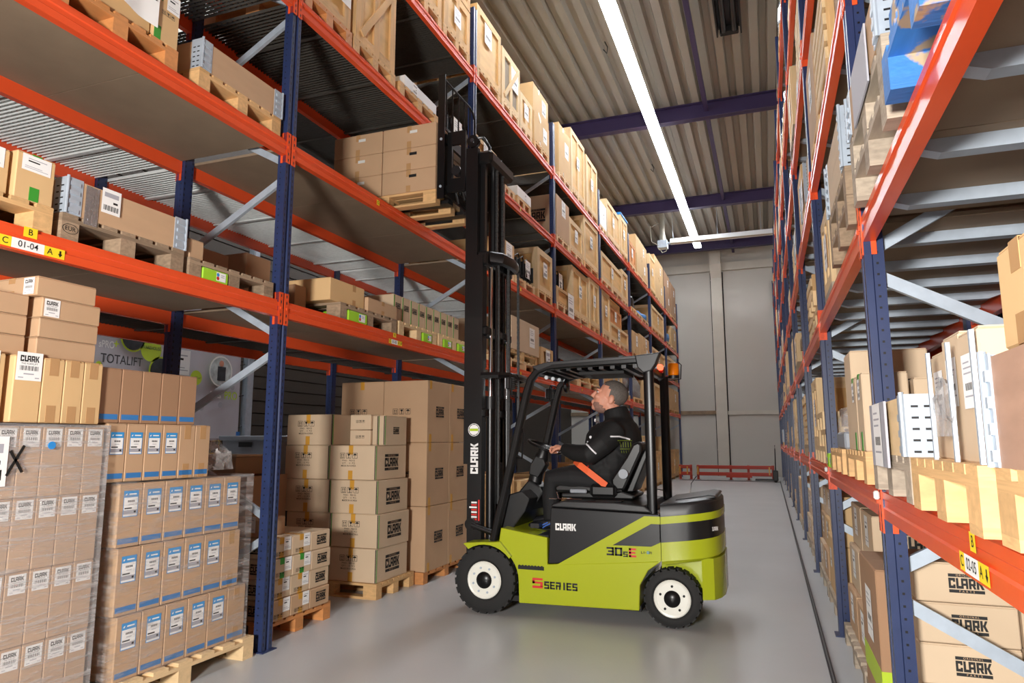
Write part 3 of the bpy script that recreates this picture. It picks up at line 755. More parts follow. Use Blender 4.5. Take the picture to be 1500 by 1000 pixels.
def m_limelabel():
    b = MB(); rect(b, -.5, -.35, .5, .35, 0)
    for cy, c in ((.14, 1), (-.14, 2)): poly(b, [(-.32 + .15 * math.cos(2 * PI * i / 14), cy + .15 * math.sin(2 * PI * i / 14)) for i in range(14)], c, .0005 + .0003 * c)
    for y in (.12, -.02): rect(b, .0, y, .36, y + .06, 3, .0006)
    return flat(b, 'box_label', ['paper', 'dot_blue', 'red_print', 'paper_grey'])
LIMELAB = m_limelabel()
def lime(x1, y0, y1, z, h, label, s=1, d=.28):
    xa, xb = (x1 - d, x1) if s > 0 else (x1, x1 + d)
    return carton(xa, xb, y0, y1, z, z + h, label, 'lime_bright', 'small lime cartons on shelf edges', marks=[(LIMELAB, '+x' if s > 0 else '-x', .7 if s > 0 else .3, .5, min(h * 1.1, (y1 - y0) * .42))], name='small_carton')

XF = -3.49                                  # front of the loads in the loading rack
XB = -4.55
TB, TC, TD, TE = [z + .066 for z in LV]
PH = .144
LEV = {'B': 'second', 'C': 'third', 'D': 'fourth', 'E': 'top'}
# ---------- bay with the shrink-wrapped stacks (before the first post)
def floor_left():
    # stack A: four wrapped layers of narrow cartons with CLARK labels
    pallet(-4.6, -3.47, 1.62, 2.84, 0, 'wooden pallet under the fully shrink-wrapped carton stack', 'wood_new')
    z = PH + .0015; n = 10
    for r in range(4):
        for c in range(n):
            y = 1.66 + .117 * c; q = (c + r) % 2 == 0 or r == 0
            carton(-4.5, -3.50, y, y + .1155, z + .357 * r, z + .357 * (r + 1) - .002, 'narrow brown carton in row %s of the fully shrink-wrapped stack' % ('one', 'two', 'three', 'four')[r], 'card', 'narrow cartons in the shrink-wrapped stack', marks=[(LAB_CLARK, '+x', .5, .84, .085)] if c % 1 == 0 else (), seam='x')
    b = MB(); b.box(-4.53, -3.482, 1.64, 2.85, .1448, 1.585)
    tag(b.build('stretch_wrap', 'stretch_film'), 'clear stretch film tight around the tall stack with an X mark', 'stretch film')
    b = MB(); b.bar((-3.479, 2.30, 1.33), (-3.479, 2.375, 1.475), .004, .013, (0, 1, 0)); b.bar((-3.479, 2.31, 1.45), (-3.479, 2.375, 1.345), .004, .013, (0, 1, 0))
    tag(b.build('marker_cross', 'ink'), 'black marker cross drawn on the wrapped stack', 'mark')
    b = MB(); b.cyl((-3.481, 2.515, 1.475), (-3.477, 2.515, 1.475), .02, n=20); tag(b.build('sticker_dot', 'dot_blue'), 'round blue sticker on the wrapped stack', 'sticker')
    tag(decal('paper_sheet', LABW[1], None, '+x', (-3.478, 2.20, 1.40), .2), 'white paper sheet stuck on the wrapped stack beside the X', 'paper')
    # tall cartons standing on stack A
    z = 1.59
    for i in range(3):
        carton(-4.3, -3.52, 1.72 + .185 * i, 1.72 + .185 * i + .18, z, z + .335, 'tall plain carton with label standing on the wrapped stack', 'card_yel', 'tall cartons on the wrapped stack', marks=[(LAB_CLARK, '+x', .5, .84, .12)])
    y = 2.30
    for i, w in enumerate((.145, .115, .11, .11)):
        carton(-4.3, -3.50, y, y + w, z, z + .335, 'tall narrow carton %s' % ('with white barcode label on the wrapped stack' if i == 0 else 'without label on the wrapped stack'), 'card_yel', 'tall cartons on the wrapped stack', marks=[(LAB_CLARK, '+x', .5, .84, .13)] if i == 0 else [], tape=('tape_clear', '+x', 0) if i else None); y += w + .002
    z = 1.928
    for i, (ya, dz) in enumerate(((2.41, .105), (2.415, .105), (2.42, .11), (2.385, .105))):
        carton(-4.15 + .04 * (i % 2), -3.52, ya, ya + .335, z, z + dz - .003, 'long flat carton, %s of four stacked on tall cartons' % ('lowest', 'second', 'third', 'topmost')[i], 'card', tape=('tape_clear', '-y', .1), marks=[(LAB_CLARK, '+x', .16, .5, .085)] if i == 2 else ([(LAB_CLARK, '-y', .9, .5, .08)] if i == 3 else []))
        if i < 3:
            for k in range(2): carton(-4.15 + .04 * (i % 2), -3.56, 1.74 + .33 * k, 1.74 + .33 * k + .31, z, z + dz - .003, 'flat carton beside the four flat ones on tall cartons', 'card', 'flat cartons beside the stack of four')
        z += dz
    # stack B: wrapped cartons with blue labels
    pallet(-4.6, -3.47, 2.89, 4.10, 0, 'wooden pallet under the cartons with blue labels', 'wood_new')
    rows = [(.146, .36, 3.02, 6, .172), (.508, .38, 2.99, 6, .163), (.89, .365, 2.97, 6, .163)]
    bl = (LAB_BLUE, '+x', .5, .68, .1)
    def band(t, x1, y0, y1, z): cube('printed_band', 'band_blue', t, x1, x1 + .0012, y0 + .012, y1 - .012, z + .02, z + .05)
    for r, (z, hh, ys, n, w) in enumerate(rows):
        for c in range(n):
            y = ys + w * c
            for d in range(2):
                x1 = -3.52 - .53 * d
                t = carton(x1 - .525, x1, y, y + w - .003, z, z + hh - .004, 'brown carton with blue label, %s wrapped row on its pallet' % ('bottom', 'middle', 'upper')[r], 'card', 'wrapped cartons with blue labels', marks=[bl] if d == 0 and not (r == 0 and c == 5) and not (r == 1 and c == 5) else [], tape=('tape_clear', '+x', 0) if (r < 2 and c == 5 and d == 0) else None)
                if d == 0 and len(t.children): band(t, x1, y, y + w - .003, z)
    z = 1.263
    for c in range(6):
        y = 2.862 + .1285 * c
        t = carton(-4.05, -3.52, y, y + .127, z, z + .335, 'loose brown carton with %s above the film-wrapped rows' % ('blue label' if c < 4 else 'tape seam and no label'), 'card', 'loose cartons above the wrapped rows', marks=[(LAB_BLUE, '+x', .5, .66, .085)] if c < 4 else [], tape=('tape_clear', '+x', 0) if c >= 4 else None); band(t, -3.52, y, y + .127, z)
    z = 1.6
    for c in range(5):
        y = 2.797 + .141 * c
        t = carton(-4.05, -3.53, y, y + .139, z, z + .315, 'tall plain carton with only a blue base band, topmost layer', 'card_dark', 'plain cartons with blue base bands', marks=[], tape=('tape_clear', '-y', 0)); band(t, -3.53, y, y + .139, z)
    b = MB(); b.box(-4.585, -3.508, 2.955, 4.06, .1445, 1.262); tag(b.build('stretch_wrap', 'sleeve_film'), 'loose clear film around the cartons with blue labels', 'stretch film')
    bundle(-3.85, -3.56, 3.68, 3.95, 1.30, 1.47, 'crumpled clear film bunched on the blue-label stack', 'bag_film', 'crumpled_film', 'stretch film', 5, .05)
    # open carton and grey tote further back
    z = 0
    pallet(-4.55, -3.6, 4.36, 5.19, 0, 'wooden pallet under four layers of small CLARK cartons', 'orange_wood')
    xw = -3.57; z = PH + .002; hh = .152
    for r in range(4):
        for i, (a, b_) in enumerate(((4.38, 4.615), (4.62, 4.855), (4.86, 5.12))):
            mk = [(LABW[2], '+x', .78, .68, .085), (SYMBOLS, '+x', .4, .22, .1)] if i < 2 else [(LOGO, '+x', .55, .52, .13)]
            if i == 0: mk = mk + [(LOGO, '-y', .62, .5, .13)]
            if r == 0 and i == 2: pass
            carton(xw - .36 - .012 * (r % 2), xw - .012 * (r % 2), a, b_, z, z + hh - .003, 'small carton %s, row %s up on its pallet' % ('with CLARK print' if i == 2 else 'with white label and tape', ('one', 'two', 'three', 'four')[r]), 'card_pale' if r else 'card', 'small cartons stacked beside the first post', tape=(('tape_green' if r == 2 else 'tape', '+x', 0) if i < 2 else None), marks=mk)
            carton(xw - .73, xw - .375, a, b_, z, z + hh - .003, 'small rear carton behind the row with white labels, row %s' % ('one', 'two', 'three', 'four')[r], 'card_pale', 'small cartons stacked beside the first post', marks=[(LOGO, '-y', .6, .5, .13)] if i == 0 else [])
        z += hh
    carton(-4.02, -3.72, 4.40, 4.70, z, z + .14, 'small carton with tape and label on top of the small stack', 'card', tape=('tape', '-y', .05), marks=[(LABW[2], '-y', .7, .7, .1)])
    # tall carton with open lid behind it
    t = thing('open_carton', 'large open brown carton with round hand holes behind the post', 'box', (-5.1, 5.5, 0))
    b = MB(); b.box(-5.62, -4.66, 5.3, 5.32, .15, 1.16); b.box(-5.62, -4.66, 5.86, 5.88, .15, 1.16); b.box(-5.62, -5.60, 5.32, 5.86, .15, 1.16); b.box(-4.68, -4.66, 5.32, 5.86, .15, 1.16); b.box(-5.62, -4.66, 5.3, 5.88, .13, .15)
    b.build('carton_body', 'card_dark', t)
    for x in (-5.1, -5.02): MB().cyl((x, 5.3, 1.07), (x, 5.295, 1.07), .02, n=14).build('hand_hole', 'black_matte', t)
    b = MB(); b.box(-5.5, -4.85, 5.35, 5.8, 1.17, 1.34); b.build('inner_tray', 'card_dark', t); cube('lid_flap', 'card', t, -5.55, -4.8, 5.3, 5.85, 1.345, 1.36)
    cube('base_board', 'wood_old', t, -5.62, -4.66, 5.3, 5.88, 0, .13)
    t = thing('plastic_tote', 'grey plastic stacking tote beside the dark cladding', 'crate', (-4.75, 6.15, 1.16))
    t.location = (-6.1, 7.1, 0); WLOC[t.name] = Vector((-6.1, 7.1, 0))
    b = MB(); b.cbox(-6.5, -5.7, 6.9, 7.4, .9, 1.52, .02); b.build('tote_body', 'plastic_grey', t)
    b = MB(); b.cbox(-6.53, -5.67, 6.87, 7.43, 1.5, 1.56, .01); b.build('rim', 'plastic_grey', t)
    cube('handle_recess', 'black_matte', t, -6.2, -6.0, 6.868, 6.875, 1.42, 1.48); cube('stand', 'black_plastic', t, -6.5, -5.7, 6.9, 7.4, 0, .9)
    # stack D: CLARK cartons with orange tape and black/green edge
    pallet(-4.66, -3.57, 5.88, 6.62, 0, 'wooden pallet under the taped CLARK cartons with green edges', 'wood')
    z = PH + .002; hs = [.318, .325, .325, .34]
    def edge(t, x1, y0, y1, z0, z1): cube('printed_edge', 'ink', t, x1 - .014, x1 - .004, y0 - .0012, y0, z0 + .004, z1 - .004); cube('printed_edge', 'tape_green', t, x1, x1 + .0012, y0, y0 + .012, z0 + .004, z1 - .004)
    xs = [-3.59, -3.585, -3.6, -3.635]
    for r, hh in enumerate(hs):
        for c in range(2):
            x1 = xs[r] - c * .545; y0 = 5.90 + .015 * (r % 2)
            t = carton(x1 - .54, x1, y0, y0 + .60, z, z + hh - .003, 'taped CLARK carton, layer %s, %s the aisle' % (('one', 'two', 'three', 'four')[r], 'beside' if c == 0 else 'one in from'), 'card_pale', tape=('tape', '-y', -.02), marks=[(SHIPMARK, '-y', .42, .7, .2)] + ([(LOGO, '+x', .5, .5, .27)] if c == 0 else []), seam='y')
            edge(t, x1, y0, y0 + .6, z, z + hh - .003)
        z += hh
    t = carton(-4.70, -4.14, 5.90, 6.45, z, z + .31, 'taped carton on the fifth layer of the green-edged stack', 'card_pale', tape=('tape', '-y', -.02), marks=[(SHIPMARK, '-y', .42, .7, .2)], seam='y'); edge(t, -4.14, 5.90, 6.45, z, z + .31)
    for k in range(2): carton(-4.0, -3.76, 6.0, 6.3, z + .155 * k, z + .155 * k + .15, 'small pale carton, %s of two on the green-edged stack' % ('lower', 'upper')[k], 'card_pale', marks=[(SYMBOLS, '-y', .5, .55, .1)])
    for k in range(2):
        t = carton(-3.75 + .075 * k, -3.68 + .075 * k, 6.0 + .02, 6.46, z, z + .295, 'slim upright carton with green edge on the taped stack', 'card_pale', 'slim upright cartons on the taped stack', marks=[(LOGO, '+x', .5, .5, .12)]); edge(t, -3.68 + .075 * k, 6.02, 6.46, z, z + .295)
    # stack E: big plain boxes
    pallet(-4.6, -3.48, 6.66, 7.78, 0, 'wooden pallet under the big plain CLARK boxes', 'orange_wood', h=.12)
    z = .122
    for r in range(3):
        for c in range(2):
            y0 = 6.67 + .555 * c
            for d in range(2):
                x1 = -3.47 - .555 * d
                carton(x1 - .55, x1, y0, y0 + .55, z, z + .675, 'large plain CLARK box, %s layer, %s, %s' % (('bottom', 'middle', 'top')[r], 'at the aisle' if d == 0 else 'set back', 'beside the taped stack' if c == 0 else 'beside the mast'), 'card', 'large plain CLARK boxes', tape=('tape', '+x', -.2) if d == 0 else ('tape', '-y', 0), marks=([(LOGO, '+x', .55, .5, .2)] if d == 0 else []) + ([(SYMBOLS, '-y', .42, .5, .22)] if c == 0 else []), seam='y')
        z += .679
floor_left()
# ---------- shelves of the loading rack
def shelf_left():
    W = 'signed C 01-04'
    # ---- second level, bay with wrapped stacks
    pallet(-4.6, XF, 1.55, 2.41, TB, 'worn pallet under two cream cartons above the wrapped stack', 'wood')
    z = TB + PH
    carton(-4.1, XF - .02, 1.62, 2.18, z, z + .23, 'cream carton with white label on the 01-04 shelf', 'card_yel', marks=[(LABW[2], '+x', .8, .78, .17, .085)])
    carton(-4.1, XF, 2.20, 2.40, z, z + .245, 'cream carton with green tape and white label on 01-04 shelf', 'card_yel', tape=('tape_green', '+x', 0), marks=[(LABW[2], '+x', .5, .8, .15, .07)])
    pg = pallet(-4.6, XF, 2.46, 3.28, TB, 'dirty grey pallet under the collar with silver hinges, 01-04 shelf', 'wood_old')
    collar(-4.55, XF, 2.47, 3.28, TB + PH, TB + PH + .20, 'low cardboard pallet collar with silver corner hinge, 01-04 shelf', 1, 'card', (0, 1), (LABW[1], .32, .7, .12))
    sb = MB(); add_text(sb, 'EUR', 0, 0, .034, 0, 0, .004); pts_ = [(.046 * math.cos(2 * PI * q / 20), .028 * math.sin(2 * PI * q / 20)) for q in range(20)]
    for q in range(20):
        a_, c_ = pts_[q], pts_[(q + 1) % 20]; poly(sb, [a_, c_, (c_[0] * .92, c_[1] * .9), (a_[0] * .92, a_[1] * .9)])
    decal('burned_stamp', flat(sb, 'burned_stamp', ['ink']), pg, '+x', (XF + .001, 2.51, TB + .062), 1)
    cube('hinge_tag', 'foil', None, XF + .001, XF + .004, 2.58, 2.66, TB + PH - .03, TB + PH + .19)
    o = bpy.context.scene.objects['hinge_tag']; o.name = 'silver_sleeve'; tag(o, 'silver printed sleeve on the low collar, 01-04 shelf', 'sleeve')
    pallet(-4.6, XF, 3.33, 4.14, TB, 'rough stack of empty wooden pallet beside the first post', 'wood_old', h=.12)
    z = TB + .12
    carton(-3.8, XF - .02, 3.34, 3.46, z, z + .13, 'small plain carton squeezed beside the low collar', 'card')
    carton(-4.3, -3.85, 3.45, 4.05, z, z + .22, 'brown open-top carton on rough pallet beside the first post', 'card_dark', tape=('tape_clear', '-y', 0))
    lime(XF + .005, 3.44, 3.67, TB + .001, .078, 'small lime carton on the pallet edge beside the first post')
    # ---- third level
    pallet(-4.6, XF, 2.28, 3.12, TC, 'pine pallet under the carton with the 418852 sheet', 'orange_wood')
    z = TC + PH
    carton(-4.2, XF - .03, 2.30, 2.92, z, z + .36, 'cream carton strapped in green, behind the 418852 sheet', 'card_yel', tape=('tape_green', '+x', -.2))
    carton(-4.2, XF, 2.93, 3.11, z, z + .36, 'narrow cream carton with green strap beside the 418852 sheet', 'card_yel', tape=('tape_green', '+x', -.07), marks=[(LABW[2], '+x', .7, .8, .1), (SYMBOLS, '+x', .5, .55, .1)])
    b = MB(); n = 8; V = []
    for i in range(n + 1):
        for j in range(2): V.append((XF + .015 + .012 * math.sin(i * .9), 2.60 + .33 * i / n, TC + PH + .09 - .04 * (i / n) + j * .32))
    b.add(V, [(2 * i, 2 * i + 2, 2 * i + 3, 2 * i + 1) for i in range(n)])
    t = b.build('paper_sheet', 'paper', None, True); tag(t, 'large white sheet numbered 418852 hanging on a carton', 'paper')
    tb = MB(); add_text(tb, '418852', 0, 0, .085, 0, 0, .003); decal('number', flat(tb, 'number', ['ink']), t, '+x', (XF + .032, 2.78, TC + PH + .24), 1)
    pallet(-4.6, XF, 3.30, 4.13, TC, 'pine pallet under the plain collar one level above 01-04', 'wood')
    collar(-4.55, XF, 3.31, 4.13, TC + PH, TC + PH + .21, 'plain cardboard pallet collar with silver hinges, third level', 1, 'card', (0, 1))
    # ---- fourth level above
    pallet(-4.6, XF, 2.9, 3.75, TD, 'pine pallet on the mesh shelf over the plain collar', 'wood')
    # ---- bay being loaded: second level
    carton(-4.45, -4.0, 4.40, 4.70, TB, TB + .48, 'tall brown carton with printed lines behind the first post', 'card_dark')
    carton(-4.2, -3.75, 4.72, 4.88, TB, TB + .26, 'brown carton with white tag beside the tall printed carton', 'card_dark', marks=[(LABW[2], '-y', .6, .4, .1)])
    pallet(-4.6, XF, 5.02, 6.0, TB, 'worn pallet under two plain cartons in the bay being loaded', 'wood_old')
    z = TB + PH
    carton(-4.0, XF - .03, 4.90, 5.44, z, z + .20, 'wide plain carton overhanging a worn pallet, 01-05 bay', 'card_yel', tape=('tape_clear', '+x', .1))
    carton(-3.9, XF, 5.46, 6.0, z, z + .13, 'low plain carton beside the wide one, 01-05 bay', 'card', tape=('tape_clear', '+x', 0))
    lime(XF + .01, 5.135, 5.44, TB + .001, .092, 'lime carton on the shelf edge under the wide plain carton')
    pallet(-4.6, XF, 6.05, 6.90, TB, 'new pallet under slim CLARK cartons in the bay being loaded', 'wood_new')
    pallet(-4.6, XF, 6.95, 7.80, TB, 'new pallet behind the mast in the bay being loaded', 'wood_new')
    for i in range(9):
        y = 6.10 + .18 * i
        t = carton(-4.0, XF - .1, y, y + .16, z, z + .3, 'slim upright CLARK carton with green stripe, 01-05 bay', 'card_pale', 'slim CLARK cartons with green stripes', marks=[(LOGO, '+x', .55, .62, .1)])
        cube('printed_edge', 'tape_green', t, XF - .1, XF - .0985, y + .002, y + .02, z + .004, z + .29)
    for k, y in enumerate((6.56, 7.07, 7.47)): lime(XF + .012, y, y + .2, TB + .001, .095, 'lime carton in the row of three below slim CLARK cartons')
    # ---- bay being loaded: fourth and top level
    pallet(-4.6, XF, 4.35, 5.05, TD, 'pine pallet under the tall slatted crate, fourth level', 'orange_wood')
    pallet(-4.6, XF, 5.08, 5.85, TD, 'pine pallet under the second slatted crate, fourth level', 'wood')
    crate(-4.4, XF - .01, 4.4, 5.03, TD + PH, TD + 1.05, 'tall pine crate with white sheet above the fork load', 1, 'wood', 'ply', 1, lab=(LABW[0], .75, .45, .3))
    crate(-4.4, XF, 5.1, 5.83, TD + PH, TD + 1.05, 'tall pine crate with strapped slats above the fork load', 1, 'wood', 'ply', 2, cross=True)
    pallet(-4.6, XF, 5.95, 6.85, TD, 'pine pallet under the flat white carton, fourth level', 'wood')
    carton(-4.2, XF, 6.05, 6.80, TD + PH, TD + PH + .12, 'flat white carton with blue mark on the fourth level', 'white_paint', marks=[(LABW[1], '+x', .3, .5, .1)])
    engine(-4.3, XF, 6.9, 7.65, TD, 'black drive unit in clear wrap behind the load backrest')
    for k, (a, b_) in enumerate(((5.3, 6.05), (6.1, 6.9), (6.95, 7.75))):
        pallet(-4.6, XF, a, b_, TE, 'pine pallet under stacked crates, top level beside the second post', 'wood', 'pallets under the stacked crates on top')
        for q in range(2): crate(-4.5, XF, a + .01, b_ - .01, TE + PH + .62 * q, TE + PH + .62 * q + .6, 'low panelled crate, %s of a pair, top level before the mast' % ('lower', 'upper')[q], 1, 'wood', 'ply', 2, 'stacked low crates on the top level', lab=(LABW[q], .5, .5, .2))
    # ---- beyond the forklift: (level top, y0, y1, kind, height, wood, label) ...
    items = [
     ('E', 7.97, 8.87, 'plybox', .92, 'tall smooth plywood box, top level just past the mast'),
     ('E', 8.95, 9.74, 'opencrate', .85, 'open slatted crate with white sheet beside the plywood box'),
     ('E', 9.78, 10.40, 'crate2', .55, 'low pine crate with white sheet before stacked cream cartons'),
     ('E', 10.44, 11.30, 'carton2', 1.05, 'cream carton stacked on another near the second post past mast'),
     ('E', 11.95, 12.78, 'carton', 1.0, 'tall cream carton with label, top level, two bays past the mast'),
     ('E', 12.85, 13.98, 'crate2', 1.3, 'tall two-panel pine crate beside the tall cream carton'),
     ('E', 14.05, 15.10, 'crate2', 1.2, 'tall two-panel pine crate, last on the second bay past mast'),
     ('E', 15.35, 16.05, 'cartonw', .6, 'white carton on the top level, third bay past the mast'),
     ('E', 16.15, 17.75, 'crate2', .9, 'wide pine crate in the middle of the third bay past mast'),
     ('E', 17.80, 18.75, 'crateblue', 1.0, 'pine crate capped with blue sheeting on the top level'),
     ('E', 19.0, 20.0, 'crateo', .65, 'small orange-brown crate past the blue-capped crate'),
     ('E', 20.3, 22.3, 'carton2', 1.2, 'cream carton stacked on another past the orange-brown crate'),
     ('E', 22.7, 23.8, 'crate1', 1.2, 'tall single-panel crate on the fifth bay past the mast'),
     ('E', 23.9, 26.0, 'carton2', 1.5, 'big cream carton stacked on another in the fifth bay'),
     ('E', 26.3, 27.9, 'cartond2', 1.5, 'brown carton in a two-high stack, first near the end wall'),
     ('E', 28.0, 29.6, 'cartond2', 1.4, 'brown carton in a two-high stack, last before the end wall'),
     ('D', 7.98, 8.75, 'crate1', .3, 'low crate behind the mast on the fourth level'),
     ('D', 9.05, 9.55, 'pallet', .14, 'empty pine pallet behind the mast head'),
     ('D', 9.6, 10.25, 'papercarton', .16, 'low carton wrapped in white sheet on the fourth level'),
     ('D', 11.75, 12.62, 'cartonlogo', .78, 'large brown CLARK carton with label, fourth level past the mast'),
     ('D', 12.66, 13.72, 'crate1', .62, 'low pale crate beside the large CLARK carton'),
     ('D', 13.76, 15.05, 'crate1', 1.0, 'tall pale crate beside the low pale crate'),
     ('D', 15.4, 17.85, 'crate2', .65, 'long low crate in the third bay, fourth level'),
     ('D', 17.9, 18.75, 'crate1', .8, 'pale crate at the end of the third bay'),
     ('D', 19.1, 19.8, 'bag', .5, 'black wrapped parts with tag on the fourth level'),
     ('D', 19.9, 20.9, 'pallet', .14, 'empty pallet beside the black wrapped parts'),
     ('D', 21.0, 22.2, 'bagblue', .3, 'blue wrapped bundle on the fourth level, fourth bay'),
     ('D', 22.8, 25.6, 'crate2', .75, 'pale long crate with sheet on the fifth bay'),
     ('D', 26.2, 27.6, 'bagblue', .5, 'blue wrapped bundle near the end wall'),
     ('D', 27.8, 29.5, 'carton', .8, 'cream carton on the fourth level near the end wall'),
     ('C', 8.1, 8.78, 'pallet', .14, 'empty pallet on the third level behind the mast rails'),
     ('C', 8.85, 9.48, 'carton', .42, 'cream carton with label between mast and black drive unit'),
     ('C', 9.53, 10.5, 'engine', .4, 'black drive unit with hanging hose on the third level'),
     ('C', 10.58, 11.42, 'crate1', .72, 'square pine crate with hanging sheet beside the drive unit'),
     ('C', 11.72, 12.72, 'lowcrate', .3, 'low pine box with white sheet beside the second post'),
     ('C', 12.8, 14.12, 'crate2', .95, 'tall two-panel crate behind the low pine box'),
     ('C', 14.16, 15.1, 'crate2', 1.0, 'tall narrow crate before the third post'),
     ('C', 15.4, 16.25, 'crate1', 1.0, 'tall pale crate past the third post'),
     ('C', 16.3, 18.6, 'crates3', 1.0, 'orange-brown crate stacked on a pale one in the third bay'),
     ('C', 19.1, 20.2, 'carton', .6, 'cream carton with label, third level, fourth bay'),
     ('C', 20.4, 22.2, 'carton2', .7, 'cream carton in a two-high stack, third level, fourth bay'),
     ('C', 22.8, 25.8, 'crate2', .6, 'wide crate on the third level, fifth bay'),
     ('C', 26.3, 29.4, 'crate2', .7, 'wide crate on the third level by the end wall'),
     ('B', 8.0, 9.2, 'pallet', .14, 'empty pallet behind the mast on the second level'),
     ('B', 9.3, 10.7, 'cartonp', .5, 'plain tan carton with sheet on doubled pallets'),
     ('B', 10.75, 11.42, 'cratelab', .34, 'small crate with shipping label beside the tan carton'),
     ('B', 11.7, 13.2, 'cartonw', .15, 'flat white carton on the second level past the second post'),
     ('B', 13.3, 15.1, 'pallet2', .3, 'stack of two empty pallets above the steering wheel'),
     ('B', 15.3, 16.5, 'collarw', .45, 'white-hinged collar behind the driver'),
     ('B', 16.6, 17.6, 'crate1', .7, 'pine crate behind the driver'),
     ('B', 17.65, 18.7, 'foil', .9, 'silver foil wrapped part behind the driver'),
     ('B', 19.2, 20.6, 'foil', .7, 'silver foil wrapped part seen past the rear post'),
     ('B', 20.8, 22.2, 'carton', .6, 'cream carton past the rear guard post, second level'),
     ('B', 23.0, 25.6, 'crate2', .7, 'wide crate on the second level, fifth bay'),
     ('B', 26.4, 29.4, 'carton', .8, 'wide cream carton on the second level by the end wall'),
    ]
    T = {'B': TB, 'C': TC, 'D': TD, 'E': TE}
    for n_, (lv, a, b_, kind, hh, lab) in enumerate(items):
        u0 = max(u for u in LY if u < (a + b_) / 2); u1 = min(u for u in LY if u > (a + b_) / 2)
        a = max(a, u0 + .08); b_ = min(b_, u1 - .08)
        t = T[lv]; far = a > 14; xf = XF - .01 * (n_ % 3); z = t + PH
        pw = 'wood_new' if n_ % 3 else 'wood'
        npal = max(1, round((b_ - a) / 1.35))
        plab = 'pallet under the ' + ' '.join(lab.replace(',', '').split()[:12])
        for k in range(npal):
            pa = a + (b_ - a) * k / npal; pb = a + (b_ - a) * (k + 1) / npal - .01
            if kind in ('pallet', 'pallet2'): pl = lab
            else: pl = plab
            pallet(-4.55, xf, pa, pb, t, pl, pw, 'paired pallets of ' + lab[:30] if npal > 1 or kind == 'pallet2' else None, far=far)
            if kind == 'pallet2': pallet(-4.55, xf - .02, pa, pb, t + PH, pl, 'wood', 'paired pallets of ' + lab[:30], far=far)
        L0 = (LABW[n_ % 2], .5, .55, .22)
        if kind == 'plybox': crate(-4.5, xf, a, b_, z, z + hh, lab, 1, 'ply', 'ply', 1, lab=(LABW[0], .45, .7, .26)); 
        elif kind == 'opencrate': crate(-4.5, xf, a, b_, z, z + hh, lab, 1, 'wood_new', 'wood_grey', 2, lab=(LABW[0], .7, .65, .3), cross=True)
        elif kind == 'crate2': crate(-4.5, xf, a, b_, z, z + hh, lab, 1, 'wood_new', 'ply', 2, lab=L0)
        elif kind == 'crate1': crate(-4.5, xf, a, b_, z, z + hh, lab, 1, 'wood_new', 'ply', 1, lab=L0)
        elif kind == 'lowcrate':
            crate(-4.5, xf, a, b_, z, z + hh, lab, 1, 'wood', 'ply', 1); engine(-4.3, xf - .1, a + .05, b_ - .1, z + hh + .001, 'black motor part on the low pine box')
            paper((xf + .02, b_ - .1, z + .05), '+x', .42, 'loose white sheet hanging over the shelf edge at the low pine box')
        elif kind == 'crateo': crate(-4.5, xf, a, b_, z, z + hh, lab, 1, 'orange_wood', 'orange_wood', 2, lab=L0)
        elif kind == 'crateblue':
            crate(-4.5, xf, a, b_, z, z + hh, lab, 1, 'wood_new', 'ply', 2, lab=L0); tag(CB(-4.52, xf + .02, a - .01, b_ + .01, z + hh + .001, z + hh + .08, .02).build('plastic_cover', 'dot_blue'), 'blue plastic sheet covering a crate on the top level', 'cover')
        elif kind == 'carton': carton(-4.4, xf, a, b_, z, z + hh, lab, 'card_yel', marks=[(LABW[0], '+x', .65, .6, .26)], tape=('tape_clear', '+x', -.1))
        elif kind == 'cartonp':
            pallet(-4.55, xf - .03, a + .02, b_ - .02, t + PH, 'upper pallet under the plain tan carton', 'wood_new')
            carton(-4.4, xf, a + .1, b_, z + PH, z + PH + hh, lab, 'card_pale', marks=[(LABW[0], '+x', .72, .55, .26)], tape=('tape_clear', '-y', 0))
        elif kind == 'cartonlogo': carton(-4.45, xf, a, b_, z, z + hh, lab, 'card', marks=[(LABW[0], '+x', .55, .78, .26), (LOGO, '-y', .55, .5, .42)])
        elif kind == 'cratelab': crate(-4.4, xf, a, b_, z, z + hh, lab, 1, 'card_yel', 'card_yel', 1, lab=(LABW[1], .55, .5, .24))
        elif kind in ('cartonw', 'papercarton'): carton(-4.3, xf, a, b_, z, z + hh, lab, 'white_paint' if kind == 'cartonw' else 'paper', marks=[(LABW[2], '+x', .6, .5, min(.2, hh * .7))])
        elif kind in ('carton2', 'cartond2'):
            m_ = 'card_yel' if kind == 'carton2' else 'card_dark'
            for q in range(2): carton(-4.4, xf - .02 * q, a, b_, z + hh / 2 * q, z + hh / 2 * (q + 1) - .004, lab, m_, 'pair: ' + lab[:36], marks=[(LABW[q], '+x', .7, .55, .22)], tape=('tape_clear', '+x', -.1))
        elif kind == 'crates3':
            crate(-4.5, xf, a, b_, z, z + .38, 'long pale crate under the orange-brown crates, third bay', 1, 'wood_new', 'ply', 2, lab=(LABW[1], .45, .5, .24))
            crate(-4.5, xf - .02, a, a + 1.5, z + .382, z + .80, lab, 1, 'orange_wood', 'orange_wood', 2, lab=L0); crate(-4.5, xf - .02, a, a + 1.3, z + .802, z + .98, 'low crate topmost on the orange-brown crate', 1, 'wood', 'ply', 1)
        elif kind == 'engine': engine(-4.4, xf, a, b_, z, lab)
        elif kind == 'bag': bundle(-4.3, xf, a, b_, z, z + hh, lab, 'black_gloss', seed=n_)
        elif kind == 'bagblue': bundle(-4.3, xf, a, b_, z, z + hh, lab, 'band_blue', seed=n_)
        elif kind == 'foil': bundle(-4.2, xf, a, b_, z, z + hh, lab, 'foil', seed=n_, amp=.05)
        elif kind == 'collarw': collar(-4.5, xf, a, b_, z, z + hh, lab, 1, 'wood', (0, 1))
